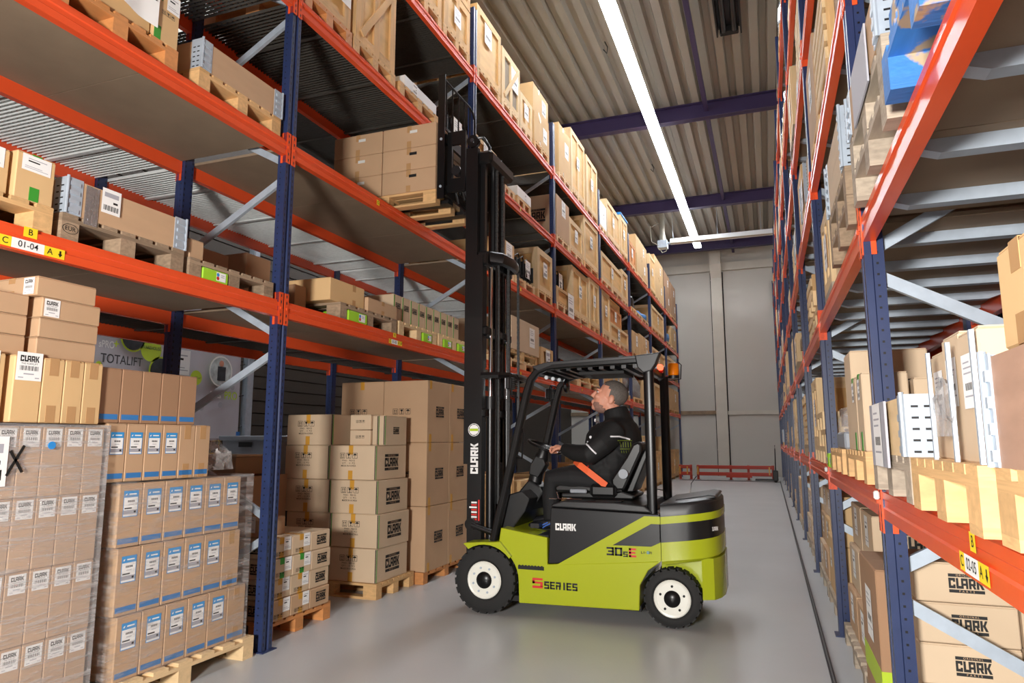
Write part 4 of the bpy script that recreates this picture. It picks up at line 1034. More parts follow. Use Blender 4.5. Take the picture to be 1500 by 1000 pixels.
    # ---- floor level past the forklift
    fl = [(8.4, 9.6, 'crate', .9), (9.9, 11.0, 'cart', .75), (11.9, 13.1, 'crate', .75), (13.2, 14.2, 'cart', .9), (14.3, 15.1, 'planks', .95), (15.6, 17.0, 'cart', 1.0), (17.1, 18.6, 'crate', .8),
          (19.2, 20.6, 'foilc', .8), (20.7, 22.3, 'cart', 1.5), (22.9, 24.4, 'crate', 1.0), (24.6, 26.1, 'cart', 1.5), (26.5, 29.4, 'crate', 1.0)]
    for k, (a, b_, kd, hh) in enumerate(fl):
        u0 = max(u for u in LY if u < (a + b_) / 2); u1 = min(u for u in LY if u > (a + b_) / 2)
        a = max(a, u0 + .08); b_ = min(b_, u1 - .08)
        nth = ('first', 'second', 'third', 'fourth', 'fifth', 'sixth', 'seventh', 'eighth', 'ninth', 'tenth', 'eleventh', 'last')[k]
        pallet(-4.55, -3.55, a, b_, 0, 'floor pallet under the %s load past the fork mast' % nth, 'wood', far=a > 12)
        lab = '%s floor load past the fork mast, %s' % (nth, {'crate': 'a pine crate', 'cart': 'a cream carton', 'planks': 'upright planks', 'foilc': 'a foil-topped crate'}[kd])
        if kd == 'crate': crate(-4.5, -3.55, a, b_, PH, PH + hh, lab, 1, 'wood', 'ply', 2, lab=(LABW[0], .5, .5, .2))
        elif kd == 'cart': carton(-4.5, -3.55, a, b_, PH, PH + hh, lab, 'card_yel', tape=('tape', '-y', 0), marks=[(SYMBOLS, '-y', .5, .7, .25), (LABW[1], '+x', .5, .6, .2)])
        elif kd == 'foilc':
            crate(-4.5, -3.55, a, b_, PH, PH + .5, lab, 1, 'wood', 'ply', 2); bundle(-4.3, -3.6, a + .1, b_ - .1, PH + .502, PH + .95, 'silver foil bundle on the foil-topped crate', 'foil', seed=k)
        else:
            t = thing('plank_bundle', lab, 'planks', (-4, (a + b_) / 2, PH))
            for q in range(9): cube('plank', 'wood_new', t, -4.4 + .09 * q, -4.33 + .09 * q, a, a + .03 + .02 * (q % 3), PH, PH + hh - .1 * (q % 4)); cube('plank', 'wood', t, -3.62, -3.58, a + .08 + .08 * q, a + .13 + .08 * q, PH, PH + hh - .1 * (q % 3))
shelf_left()
# ================================================================ forklift
FC = 6.34
FK = thing('forklift', 'lime green and black electric forklift with raised mast, facing the loading rack', 'forklift', (-1.6, FC, 0))
YN, YF = 5.80, 6.88
def bp(name, poly, mt, y0=YN, y1=YF, parent=None, bev=0.0, smooth=False):
    o = MB().prism(poly, 'y', y0, y1).build(name, mt, parent or FK, smooth)
    if bev:
        m = o.modifiers.new('bevel', 'BEVEL'); m.width = bev; m.segments = 2; m.limit_method = 'ANGLE'; m.angle_limit = 0.7
    return o
def arc(cx, cz, r, a0, a1, n): return [(cx + r * math.cos(math.radians(a0 + (a1 - a0) * i / n)), cz + r * math.sin(math.radians(a0 + (a1 - a0) * i / n))) for i in range(n + 1)]
fa = arc(-2.41, .285, .305, 66, -8, 8)
chas = bp('chassis', [(-2.10, .11), (-1.06, .13), (-1.05, .33), (-.98, .45), (-.87, .53), (-1.84, .447), (-1.84, .67), (-1.94, .685), (-2.27, .735), (-2.29, .60)] + fa[:-1], 'lift_green', bev=.008)
for a, b in ((5.765, 5.965), (6.715, 6.915)):
    bp('fender', [(-2.62, .585), (-2.605, .575)] + arc(-2.41, .285, .302, 122, 40, 8) + [(-2.16, .50), (-2.27, .62), (-2.33, .612), (-2.45, .607), (-2.6, .594)], 'lift_green', a, b, bev=.005)
bp('battery_box', [(-1.838, .45), (-.872, .535), (-.872, .90), (-1.81, .925)], 'lift_black', 5.812, 6.868, bev=.008)
grn = [(-1.757, .450), (-.872, .530), (-.872, .68), (-.88, .674), (-.95, .640), (-1.27, .636), (-.945, .822), (-.872, .822), (-.872, .882), (-1.0, .882)]
bp('side_panel', grn, 'lift_green', 5.800, 5.812); bp('side_panel', grn, 'lift_green', 6.868, 6.88)
bp('hood', [(-1.812, .928), (-1.80, .955), (-1.70, .985), (-1.25, .985), (-1.0, .965), (-.955, .93), (-.93, .905)], 'lift_top', 5.815, 6.865, bev=.012)
bp('hood_recess', [(-1.42, .986), (-1.2, .986), (-1.2, .99), (-1.42, .99)], 'black_matte', 5.86, 6.0)
# counterweight: plan outline swept through sloping colour bands
PL = [(-.868, 5.80), (-.66, 5.80), (-.55, 5.825), (-.47, 5.89), (-.425, 5.99), (-.405, 6.15), (-.40, FC)]
PL = PL + [(x, 2 * FC - y) for x, y in PL[-2::-1]]
cw = None
def band(name, zs, mt, ins=0.0):
    rings = []
    for z, i_ in zs:
        rings.append([(x - (i_ if x > -.8 else 0), y + (i_ if y < FC else -i_) * (1 if x > -.8 else .6), z + .055 * (x + .868) / .46) for x, y in PL])
    return MB().loft(rings).build(name, mt, FK, True, angle=.5)
band('counterweight', [(.50, .03), (.53, .0), (.676, 0)], 'lift_green')
band('counterweight_band', [(.676, .004), (.822, .004)], 'lift_black'); band('counterweight_stripe', [(.822, 0), (.880, 0)], 'lift_green')
band('counterweight_cap', [(.880, .004), (.955, .006), (.975, .02), (.985, .05)], 'lift_top')
bp('cap_hump', [(-.80, .97), (-.76, 1.01), (-.50, 1.055), (-.44, 1.05), (-.43, 1.03)], 'lift_top', 5.98, 6.70, bev=.02)
MB().loft([[(x, y, z) for x, y in [(-.56, 5.86), (-.47, 5.90), (-.425, 6.0), (-.40, 6.15), (-.40, 6.53), (-.425, 6.68), (-.47, 6.78), (-.56, 6.82), (-.56, 6.6), (-.56, 6.08)]] for z in (.24, .56)]).build('counterweight_foot', 'lift_green', FK, True, angle=.5)
MB().box(-.90, -.56, 6.02, 6.66, .30, .52).build('axle_housing', 'lift_green', FK); MB().box(-.86, -.74, 5.95, 6.73, .16, .30).build('steer_axle', 'black_plastic', FK)
MB().box(-2.5, -2.1, 6.0, 6.68, .16, .45).build('drive_axle', 'black_plastic', FK); MB().box(-2.28, -1.05, 5.84, 6.84, .115, .16).build('belly_plate', 'black_matte', FK)
cube('step', 'black_matte', FK, -2.105, -1.87, 5.792, 5.84, .395, .425)
for k in range(8): cube('step_tooth', 'black_plastic', FK, -2.1 + .029 * k, -2.085 + .029 * k, 5.792, 5.83, .425, .431)
# floor, dash, column, wheel
cube('floor_plate', 'black_matte', FK, -2.27, -1.84, 5.84, 6.84, .66, .685)
bp('dash', [(-2.33, .70), (-2.22, .70), (-2.10, .86), (-2.05, .98), (-2.13, 1.05), (-2.30, 1.0), (-2.34, .92)], 'black_plastic', 5.95, 6.8, bev=.012)
bp('column_base', [(-2.23, .95), (-2.10, .88), (-2.0, 1.02), (-2.03, 1.07), (-2.15, 1.13), (-2.25, 1.02)], 'black_plastic', 6.2, 6.48, bev=.015)
MB().tube([(-2.15, FC, 1.02), (-2.11, FC, 1.2), (-2.06, FC, 1.34), (-2.035, FC, 1.42)], [.075, .062, .07, .045], 12).build('steering_column', 'black_plastic', FK, True)
bp('column_cover', [(-2.17, 1.18), (-2.08, 1.15), (-2.0, 1.27), (-2.02, 1.33), (-2.1, 1.36), (-2.16, 1.27)], 'black_plastic', 6.27, 6.41, bev=.012)
nrm = Vector((.37, 0, .93)); uu = Vector((.93, 0, -.37)); vv = Vector((0, 1, 0)); wc = Vector((-2.03, FC, 1.44))
sw = MB().tube([wc + (uu * math.cos(2 * PI * i / 28) + vv * math.sin(2 * PI * i / 28)) * .168 for i in range(28)], .0145, 8, closed=True).build('steering_wheel', 'black_gloss', FK, True)
for a in (90, 210, 330):
    t = math.radians(a); MB().bar(wc - nrm * .02, wc + (uu * math.cos(t) + vv * math.sin(t)) * .16, .035, .012, nrm).build('spoke', 'black_plastic', sw)
MB().cyl(wc - nrm * .045, wc + nrm * .004, .05, .042, 16).build('wheel_hub', 'black_plastic', sw, True)
for k, y in enumerate((6.52, 6.58, 6.64)): MB().tube([(-2.05, y, 1.05), (-1.98, y, 1.18)], .008, 6).build('lever', 'black_plastic', FK, True)
MB().cyl((-1.965, 6.5, 1.17), (-1.965, 6.49, 1.17), .015, n=10).build('lever_knob', 'amber', FK, True)
MB().tube([(-1.78, 5.95, .995), (-1.79, 5.95, 1.03), (-1.80, 5.96, 1.045)], .006, 6).build('hood_lever', 'chrome', FK, True); MB().tube([(-1.86, 5.93, .99), (-1.56, 5.93, .99)], .005, 6).build('grab_wire', 'chrome', FK, True)
for y in (6.0, 6.2): MB().box(-2.06, -1.98, y, y + .08, .72, .76).build('pedal', 'steel_dark', FK)
# overhead guard
def post(y):
    p = [(-2.365, y, .61), (-2.20, y, 1.28), (-2.045, y, 1.93), (-2.005, y, 2.05), (-1.94, y, 2.125), (-1.84, y, 2.16), (-1.66, y, 2.172), (-.93, y, 2.19)]
    b = MB(); rings = []
    P = [Vector(q) for q in p]
    for i, q in enumerate(P):
        d = (P[min(i + 1, len(P) - 1)] - P[max(i - 1, 0)]).normalized(); n2 = Vector((-d.z, 0, d.x)); w = .036 if i < 3 else .032
        rings.append([q + n2 * a * w + Vector((0, b_ * .035, 0)) for a, b_ in ((-1, -.6), (-.6, -1), (.6, -1), (1, -.6), (1, .6), (.6, 1), (-.6, 1), (-1, .6))])
    b.loft(rings); o = b.build('front_post', 'black_gloss', FK, True, angle=.5)
    b = MB(); b.tube([q + Vector((0.012, -.036, 0)) for q in P[:4]], .006, 5); b.build('post_bead', 'lift_black', o, True)
post(5.875); post(6.805)
for y in (5.875, 6.805):
    MB().prism([(-.9425 + .043 * abs(math.cos(2*PI*i/20))**.7 * (1 if math.cos(2*PI*i/20) > 0 else -1), y + .038 * abs(math.sin(2*PI*i/20))**.7 * (1 if math.sin(2*PI*i/20) > 0 else -1)) for i in range(20)], 'z', .90, 2.12).build('rear_post', 'black_gloss', FK, True, angle=1.0)
    bp('roof_corner', [(-1.05, 2.225), (-.83, 2.245), (-.875, 2.14), (-.91, 2.09), (-.98, 2.07), (-1.03, 2.12)] if y < 6 else [(-1.05, 2.2), (-.93, 2.2), (-.93, 2.1), (-.98, 2.07), (-1.03, 2.12)], 'lift_top', y - .05, y + .05, bev=.01)
    bp('roof_rail', [(-1.99, 2.165), (-1.84, 2.2), (-1.03, 2.225), (-1.03, 2.195), (-1.8, 2.17), (-1.93, 2.12)], 'lift_top', y - .04, y + .04, bev=.006)
MB().cbox(-2.0, -1.93, 5.9, 6.78, 2.09, 2.17, .015).build('roof_front_bar', 'lift_black', FK); MB().cbox(-1.02, -.95, 5.9, 6.78, 2.10, 2.17, .015).build('roof_rear_bar', 'lift_black', FK)
for k in range(9): MB().box(-1.88 + .1 * k, -1.84 + .1 * k, 5.9, 6.78, 2.125, 2.165).build('roof_slat', 'lift_black', FK)
MB().box(-1.62, -1.2, 6.1, 6.58, 2.10, 2.125).build('roof_pocket', 'black_matte', FK)
MB().box(-1.92, -1.03, 5.9, 6.78, 2.168, 2.178).build('roof_sheet', 'lift_top', FK)
# lamps, mirror, beacon
def worklamp(x, y, z):
    t = MB().cbox(x - .045, x + .02, y - .05, y + .05, z - .055, z + .055, .01).build('work_lamp', 'black_plastic', FK)
    for k in range(6): MB().box(x + .02, x + .045, y - .048, y + .048, z - .05 + .018 * k, z - .042 + .018 * k).build('cooling_fin', 'black_plastic', t)
    MB().box(x - .05, x - .045, y - .044, y + .044, z - .048, z + .048).build('lens', 'lamp_glass', t)
    MB().tube([(x, y - .058, z - .075), (x, y - .058, z + .05), (x + .01, y - .04, z + .085), (x + .03, y + .05, z + .085), (x + .05, y + .07, z + .04)], .006, 6).build('lamp_cable', 'black_gloss', t, True)
    MB().tube([(x, y, z - .055), (x, y, z - .12), (x + .06, y, z - .13)], .008, 6).build('lamp_bracket', 'black_plastic', t, True)
worklamp(-2.20, 5.89, 2.02); worklamp(-2.10, 6.79, 1.98)
b = MB(); b.lathe([(.004, -.02), (.06, -.012), (.075, .0), (.07, .02), (.02, .03)], (-1.84, 6.45, 2.03), 'x', 18); b.build('mirror', 'glass_dark', FK, True)
for k in range(4): MB().ball((-1.90 + .02 * k, 6.0 + .14 * k, 2.075), .02, n=10).build('strip_lamp', 'lamp_glass', FK, True)
bc = MB().lathe([(.045, 0), (.052, .01), (.052, .1), (.045, .12), (.02, .125)], (-.855, 6.86, 2.135), 'z', 18).build('beacon', 'amber', FK, True)
MB().lathe([(.055, -.03), (.055, 0), (.03, .0)], (-.855, 6.86, 2.135), 'z', 18).build('beacon_base', 'black_plastic', bc, True)
MB().tube([(-.93, 6.80, 2.09), (-.855, 6.86, 2.09), (-.79, 6.88, 2.1), (-.78, 6.88, 2.24), (-.81, 6.87, 2.27)], .006, 6).build('beacon_guard', 'black_plastic', bc, True)
MB().cbox(-.93, -.88, 6.28, 6.36, 2.14, 2.19, .012).build('tail_lamp', 'lamp_lit', FK); MB().cbox(-.93, -.89, 6.38, 6.44, 2.12, 2.16, .01).build('tail_lamp', 'lamp_red', FK)
MB().tube([(-1.02, 6.6, .99), (-1.01, 6.6, 1.05), (-.95, 6.6, 1.04), (-.93, 6.6, .98)], .006, 6).build('cable_loop', 'black_gloss', FK, True)
MB().tube([(-.72, 6.72, 1.0), (-.71, 6.73, 1.1), (-.66, 6.75, 1.17)], .004, 5).build('aerial', 'black_gloss', FK, True)
MB().tube([(-2.23, 5.89, 1.36), (-2.1, 5.885, 1.34), (-2.08, 5.885, 1.55), (-2.1, 5.88, 1.7)], .009, 6).build('grab_handle', 'black_gloss', FK, True)
# wheels
def wheel(name, x, r, y0, y1, side, nb, rr):
    w = y1 - y0; o = y0 if side < 0 else y1; t = MB()
    prof = [(rr, .02), (rr + .03, .0), (r * .82, .0), (r * .95, .012), (r - .014, .035), (r - .014, w - .035), (r * .95, w - .012), (r * .8, w), (rr, w)]
    t.lathe([(a, (y0 + h) if side < 0 else (y1 - h)) for a, h in prof], (x, 0, r), 'y', 40, closed=True)
    for k in range(22):
        a = 2 * PI * k / 22
        for q in (0, 1):
            a2 = a + q * PI / 22; ya, yb = (y0 + .012, y0 + w * .52) if q == 0 else (y0 + w * .48, y1 - .012)
            c0, s0 = math.cos(a2), math.sin(a2); c1, s1 = math.cos(a2 + .2), math.sin(a2 + .2)
            R0, R1 = r - .03, r
            if s0 * R1 < -R1 * .985 or s1 * R1 < -R1 * .985: R1 = r - .002
            P = [(x + R0 * c0, ya, r + R0 * s0), (x + R0 * c1, ya, r + R0 * s1), (x + R1 * c1, ya, r + R1 * s1), (x + R1 * c0, ya, r + R1 * s0)]
            t.add(P + [(p[0], yb, p[2]) for p in P], [(0, 1, 2, 3), (4, 5, 6, 7), (0, 1, 5, 4), (1, 2, 6, 5), (2, 3, 7, 6), (3, 0, 4, 7)])
    wo = t.build(name, 'tyre', FK, True, angle=.5); sg = -1 if side < 0 else 1
    f = lambda h: o - sg * h
    rim = MB().lathe([(rr + .012, f(.004)), (rr + .004, f(-.004)), (rr - .01, f(.0)), (rr - .02, f(.03)), (rr - .045, f(.036)), (rr * .62, f(.012)), (rr * .55, f(.02)), (.02, f(.022))], (x, 0, r), 'y', 36).build('rim', 'rim', wo, True, angle=.7)
    MB().lathe([(rr * .5, f(.022)), (rr * .48, f(-.005)), (rr * .36, f(-.02)), (rr * .1, f(-.028))], (x, 0, r), 'y', 24).build('hub_cap', 'black_gloss', rim, True)
    for k in range(nb):
        a = 2 * PI * k / nb + .3; px, pz = x + rr * .72 * math.cos(a), r + rr * .72 * math.sin(a); MB().cyl((px, f(.03), pz), (px, f(-.004), pz), .010, n=8).build('wheel_nut', 'galv' if nb > 6 else 'black_matte', rim)
for (a, b, s) in ((5.755, 5.955, -1), (6.725, 6.925, 1)): wheel('front_wheel', -2.41, .287, a, b, s, 8, .148)
for (a, b, s) in ((5.845, 6.015, -1), (6.665, 6.835, 1)): wheel('rear_wheel', -.80, .232, a, b, s, 5, .137)
# mast
def rail(name, x0, x1, y0, y1, z0, z1, open_, par=None):
    t = .018; b = MB()
    if open_ > 0: P = [(x0, y0), (x1, y0), (x1, y1), (x1 - .03, y1), (x1 - .03, y0 + t), (x0 + .03, y0 + t), (x0 + .03, y1), (x0, y1)]
    else: P = [(x0, y1), (x1, y1), (x1, y0), (x1 - .03, y0), (x1 - .03, y1 - t), (x0 + .03, y1 - t), (x0 + .03, y0), (x0, y0)]
    b.prism(P, 'z', z0, z1); return b.build(name, 'mast_black', par or FK)
rail('outer_mast_rail', -2.68, -2.535, 5.975, 6.06, .10, 3.30, 1); rail('outer_mast_rail', -2.68, -2.535, 6.62, 6.705, .10, 3.30, -1)
rail('inner_mast_rail', -2.725, -2.60, 5.985, 6.05, 1.28, 4.42, 1); rail('inner_mast_rail', -2.725, -2.60, 6.63, 6.695, 1.28, 4.42, -1)
rail('inner_mast_rail', -2.66, -2.55, 6.063, 6.12, 2.2, 4.40, 1); rail('inner_mast_rail', -2.66, -2.55, 6.56, 6.617, 2.2, 4.40, -1)
MB().cbox(-2.60, -2.49, 5.985, 6.695, 3.20, 3.34, .015).build('mast_cross_head', 'mast_black', FK)
MB().tube([(-2.55, 6.06, 3.3), (-2.40, 6.14, 3.28), (-2.36, 6.34, 3.27), (-2.40, 6.54, 3.28), (-2.55, 6.62, 3.3)], .04, 8, flat=1.6).build('mast_hood', 'mast_black', FK, True)
MB().tube([(-2.55, 5.985, 2.115), (-2.38, 6.0, 2.115), (-2.3, 6.1, 2.115), (-2.28, 6.34, 2.115), (-2.3, 6.58, 2.115), (-2.38, 6.68, 2.115), (-2.55, 6.695, 2.115)], .022, 6, flat=1.5).build('mast_hoop', 'mast_black', FK, True)
MB().cbox(-2.62, -2.5, 5.985, 6.695, 1.72, 1.80, .01).build('mast_cross_member', 'mast_black', FK); MB().cbox(-2.62, -2.5, 5.985, 6.695, .45, .58, .01).build('mast_cross_member', 'mast_black', FK)
MB().cbox(-2.66, -2.46, 6.02, 6.66, 4.26, 4.40, .03).build('mast_top_plate', 'mast_black', FK); MB().cbox(-2.60, -2.49, 6.0, 6.68, 2.5, 2.6, .02).build('mast_cross_member', 'mast_black', FK)
for y in (6.12, 6.56):
    c = MB().cyl((-2.505, y, .2), (-2.505, y, 1.9), .042, n=14).build('lift_cylinder', 'mast_black', FK, True); MB().cyl((-2.505, y, 1.9), (-2.505, y, 3.2), .021, n=12).build('piston_rod', 'chrome', c, True)
    MB().cyl((-2.505, y, 1.80), (-2.505, y, 1.92), .056, n=14).build('cylinder_head', 'black_plastic', c, True)
MB().cyl((-2.57, FC, 2.4), (-2.57, FC, 4.3), .05, n=14).build('free_lift_cylinder', 'mast_black', FK, True)
def chain(x, y, z0, z1, w=.022):
    b = MB(); z = z0; k = 0
    while z < z1:
        b.box(x - .012, x + .012, y - w / 2 * (1 if k % 2 else .55), y + w / 2 * (1 if k % 2 else .55), z, z + .030); z += .027; k += 1
    o = b.build('lift_chain', 'chain', FK); o['kind'] = 'stuff'
for y in (6.20, 6.48): chain(-2.455, y, .9, 3.26)
for y in (6.26, 6.42): chain(-2.50, y, 2.45, 4.30)
chain(-2.40, 6.62, 1.6, 3.24)
for k, y in enumerate((6.15, 6.30, 6.38, 6.53)): MB().tube([(-2.47, y, .5), (-2.46, y, 3.2)] if k in (0, 3) else [(-2.52, y, 2.4), (-2.52, y, 4.3)], .011, 6).build('hydraulic_hose', 'black_gloss', FK, True)
MB().lathe([(.02, -.03), (.062, -.03), (.062, -.02), (.05, -.01), (.05, .01), (.062, .02), (.062, .03), (.02, .03)], (-2.66, 6.02, 4.50), 'y', 20).build('hose_pulley', 'mast_black', FK, True)
MB().cyl((-2.66, 5.975, 4.5), (-2.66, 6.0, 4.5), .022, n=12).build('pulley_pin', 'chrome', FK, True)
MB().tube([(-2.66, 6.05, 4.55), (-2.58, 6.08, 4.56), (-2.52, 6.1, 4.45), (-2.52, 6.12, 4.3)], .016, 8).build('hose_loop', 'black_gloss', FK, True)
MB().tube([(-2.66, 6.6, 4.45), (-2.6, 6.62, 4.52), (-2.55, 6.6, 4.42)], .016, 8).build('hose_loop', 'black_gloss', FK, True)
t = MB().cyl((-2.62, 5.955, .73), (-2.40, 5.965, .66), .028, n=12).build('tilt_cylinder', 'mast_black', FK, True); MB().cyl((-2.40, 5.965, .66), (-2.36, 5.968, .65), .016, n=10).build('tilt_rod', 'chrome', t, True)
MB().cyl((-2.63, 5.94, .735), (-2.63, 5.975, .735), .055, n=16).build('tilt_boss', 'mast_black', FK, True)
# carriage, backrest, forks
cg = MB().box(-2.96, -2.93, 5.95, 6.73, 4.50, 4.60).build('carriage_bar', 'mast_black', FK); MB().box(-2.96, -2.93, 5.95, 6.73, 3.95, 4.05).build('carriage_bar', 'mast_black', FK)
for y in (5.97, 6.66):
    b = MB(); b.box(-2.93, -2.73, y, y + .03, 3.98, 4.12); b.box(-2.93, -2.73, y, y + .03, 4.48, 4.62); b.box(-2.93, -2.88, y, y + .03, 4.12, 4.48); b.box(-2.78, -2.73, y, y + .03, 4.12, 4.48)
    b.build('carriage_plate', 'mast_black', FK)
    MB().cyl((-2.83, y - .01, 4.2), (-2.83, y + .06, 4.2), .05, n=14).build('carriage_roller', 'steel_dark', FK, True)
for k, (x, z) in enumerate(((-2.79, 3.93), (-2.86, 3.9), (-2.84, 4.0))): MB().tube([(x, 6.02, z + .1), (x + .02, 6.05, z - .02), (x + .05, 6.2, z - .05), (x + .06, 6.3, z + .1)], .016, 6).build('carriage_hose', 'black_gloss', FK, True)
lb = MB().box(-3.0, -2.925, 5.885, 5.905, 3.90, 5.22).build('load_backrest', 'mast_black', FK)
MB().tube([(-2.985, 5.895, 5.05), (-2.985, 5.895, 5.20), (-2.985, 5.92, 5.225), (-2.985, 6.62, 5.225), (-2.985, 6.72, 5.20), (-2.985, 6.775, 5.14), (-2.985, 6.78, 5.0), (-2.985, 6.78, 4.2)], .012, 6).build('backrest_frame', 'mast_black', lb, True)
MB().bar((-2.985, 5.89, 4.70), (-2.985, 6.78, 4.70), .015, .03).build('backrest_rail', 'mast_black', lb)
for k in range(5): MB().cyl((-2.985, 6.04 + .15 * k, 4.70), (-2.985, 6.04 + .15 * k, 5.22), .009, n=8).build('backrest_bar', 'mast_black', lb)
for z in (4.02, 4.52): MB().cyl((-2.96, 5.878, z), (-2.96, 5.886, z), .014, n=10).build('backrest_bolt', 'galv', lb)
for y in (6.08, 6.46):
    bp('fork', [(-4.12, 3.922), (-2.97, 3.912), (-2.97, 4.6), (-3.012, 4.6), (-3.012, 3.948), (-4.12, 3.932)], 'black_plastic', y, y + .12)
# decals
def emblem():
    b = MB(); n = 24
    for r, c in ((.5, 0), (.46, 1), (.40, 0), (.36, 0)): poly(b, [(r * math.cos(2 * PI * i / n), r * math.sin(2 * PI * i / n)) for i in range(n)], c, .0006 * (3 - r * 5))
    rect(b, -.36, -.1, .36, .1, 2, .0018)
    for i in range(10):
        a = 2 * PI * i / 10; rect(b, .43 * math.cos(a) - .02, .43 * math.sin(a) - .02, .43 * math.cos(a) + .02, .43 * math.sin(a) + .02, 0, .0012)
    return flat(b, 'emblem', ['paper', 'ink', 'lime'])
decal('emblem', emblem(), FK, '-y', (-2.612, 5.972, 1.60), .12)
decal('wordmark', WORD_W, FK, '-yup', (-2.607, 5.972, 1.335), .285, .30)
b = MB(); rect(b, -.5, -.14, .5, -.1, 0)
for k in range(8): rect(b, -.48 + .115 * k, -.07, -.40 + .115 * k, .07 + .05 * (k in (0, 5)), k % 2)
decal('warning_label', flat(b, 'warning_label', ['red_print', 'paper']), FK, '-yup', (-2.605, 5.972, .86), .19, .4)
decal('wordmark', WORD_W, FK, '-y', (-1.675, 5.808, .765), .185, .225)
b = MB()
for (x0, y0, x1, y1) in ((-.205, .022, -.112, .040), (-.205, -.006, -.183, .022), (-.205, -.006, -.112, .010), (-.134, -.028, -.112, -.006), (-.205, -.044, -.112, -.024), (-.205, .012, -.19, .018)): rect(b, x0, y0, x1, y1, 0)
SEG = {'S': ((0, .75, 1, 1), (0, .4, .3, .75), (0, .4, 1, .6), (.7, 0, 1, .4), (0, 0, 1, .22)), 'E': ((0, 0, .3, 1), (0, .78, 1, 1), (0, .4, .9, .6), (0, 0, 1, .22)), 'R': ((0, 0, .3, .62), (0, .75, 1, 1), (.7, .4, 1, .75), (0, .4, 1, .58), (.6, 0, .95, .4)), 'I': ((0.3, 0, .65, 1),),
       '3': ((0, .78, 1, 1), (.72, 0, 1, 1), (.2, .4, 1, .6), (0, 0, 1, .22)), '0': ((0, 0, .28, 1), (.72, 0, 1, 1), (0, .78, 1, 1), (0, 0, 1, .22)), 'N': ((0, 0, .28, 1), (.72, 0, 1, 1), (0, .78, 1, 1)), 'L': ((0, 0, .3, 1), (0, 0, 1, .25)), '-': ((.1, .4, .9, .6),)}
def seg(b, t, x, y, w, h, gap, mi):
    for ch in t:
        for (a, c, d, e) in SEG.get(ch, ()): rect(b, x + a * w, y + c * h, x + d * w, y + e * h, mi)
        x += w * (.75 if ch == 'I' else 1) + gap
    return x
seg(b, 'SERIES', -.098, -.044, .044, .062, .008, 1)
decal('series_lettering', flat(b, 'series_lettering', ['red_print', 'ink']), FK, '-y', (-1.77, 5.796, .29), 1.0, 1.0)
b = MB(); x = seg(b, '30', -.5, -.13, .26, .28, .03, 1); x = seg(b, 'S', x, -.15, .16, .18, .03, 1); seg(b, 'E', x + .01, -.15, .25, .3, .02, 0)
decal('model_lettering', flat(b, 'model_lettering', ['red_print', 'ink']), FK, '-y', (-1.20, 5.796, .585), .24, .24)
b = MB(); x = seg(b, 'LI-', -.5, -.1, .15, .2, .03, 1); x = seg(b, '0', x, -.1, .2, .22, .03, 0); seg(b, 'N', x, -.1, .18, .2, .02, 1)
decal('model_lettering', flat(b, 'model_lettering', ['label_blue', 'ink']), FK, '-y', (-.985, 5.796, .592), .095, .095)
decal('wordmark', WORD_W, FK, Matrix(((0.55, 0, .83), (.83, 0, -.55), (0, 1, 0))), (-.452, 5.93, .79), .09, .12)
# seat
bp('seat_base', [(-1.80, .985), (-1.15, .985), (-1.12, 1.02), (-1.25, 1.06), (-1.80, 1.03)], 'black_plastic', 6.1, 6.58, bev=.015)
bp('seat_cushion', [(-1.86, 1.03), (-1.25, 1.03), (-1.22, 1.08), (-1.40, 1.10), (-1.80, 1.13), (-1.87, 1.09)], 'seat', 6.09, 6.59, bev=.03)
bp('seat_back', [(-1.33, 1.06), (-1.22, 1.06), (-1.055, 1.40), (-1.05, 1.47), (-1.09, 1.495), (-1.14, 1.47), (-1.20, 1.36), (-1.34, 1.16)], 'seat', 6.09, 6.59, bev=.035)
bp('seat_shell', [(-1.21, 1.05), (-1.15, 1.05), (-1.0, 1.40), (-1.03, 1.43), (-1.06, 1.38)], 'black_plastic', 6.14, 6.54, bev=.01)
MB().cbox(-1.52, -1.28, 6.045, 6.09, 1.0, 1.12, .03).build('seat_hip_guard', 'black_plastic', FK); MB().cyl((-1.215, 6.04, 1.21), (-1.215, 6.09, 1.21), .042, n=16).build('recliner_knob', 'plastic_grey', FK, True)
MB().cbox(-1.70, -1.545, 6.035, 6.06, 1.035, 1.07, .008).build('seat_lever', 'plastic_grey', FK)
# ---------------- load on the forks
pallet(-4.25, -3.03, 5.92, 6.72, 3.872, 'worn pallet lifted on the forks under the handled boxes', 'wood', h=.144)
z = 3.872 + .1445
for r in range(3):
    for c, (a, b_) in enumerate(((-4.255, -3.66), (-3.65, -3.03))):
        t = carton(a, b_, 5.905, 6.735, z, z + .236, 'brown box with hand holes on the forks, %s layer, %s the mast' % (('bottom', 'middle', 'top')[r], 'beside' if c else 'away from'), 'card', seam='y', tape=('tape_clear', '-y', 0))
        hx = (a + b_) / 2 + .05; b = MB(); b.tube([(hx - .03, 5.9035, z + .17), (hx + .03, 5.9035, z + .17)], .014, 10, flat=1.0); 
        cube('hand_hole', 'black_matte' if (c == 1 and r < 2) else 'white_bolt', t, hx - .042, hx + .042, 5.9025, 5.905, z + .155, z + .185)
        cube('hand_hole', 'black_matte', t, b_, b_ + .0015, 6.28, 6.36, z + .155, z + .185)
    z += .239

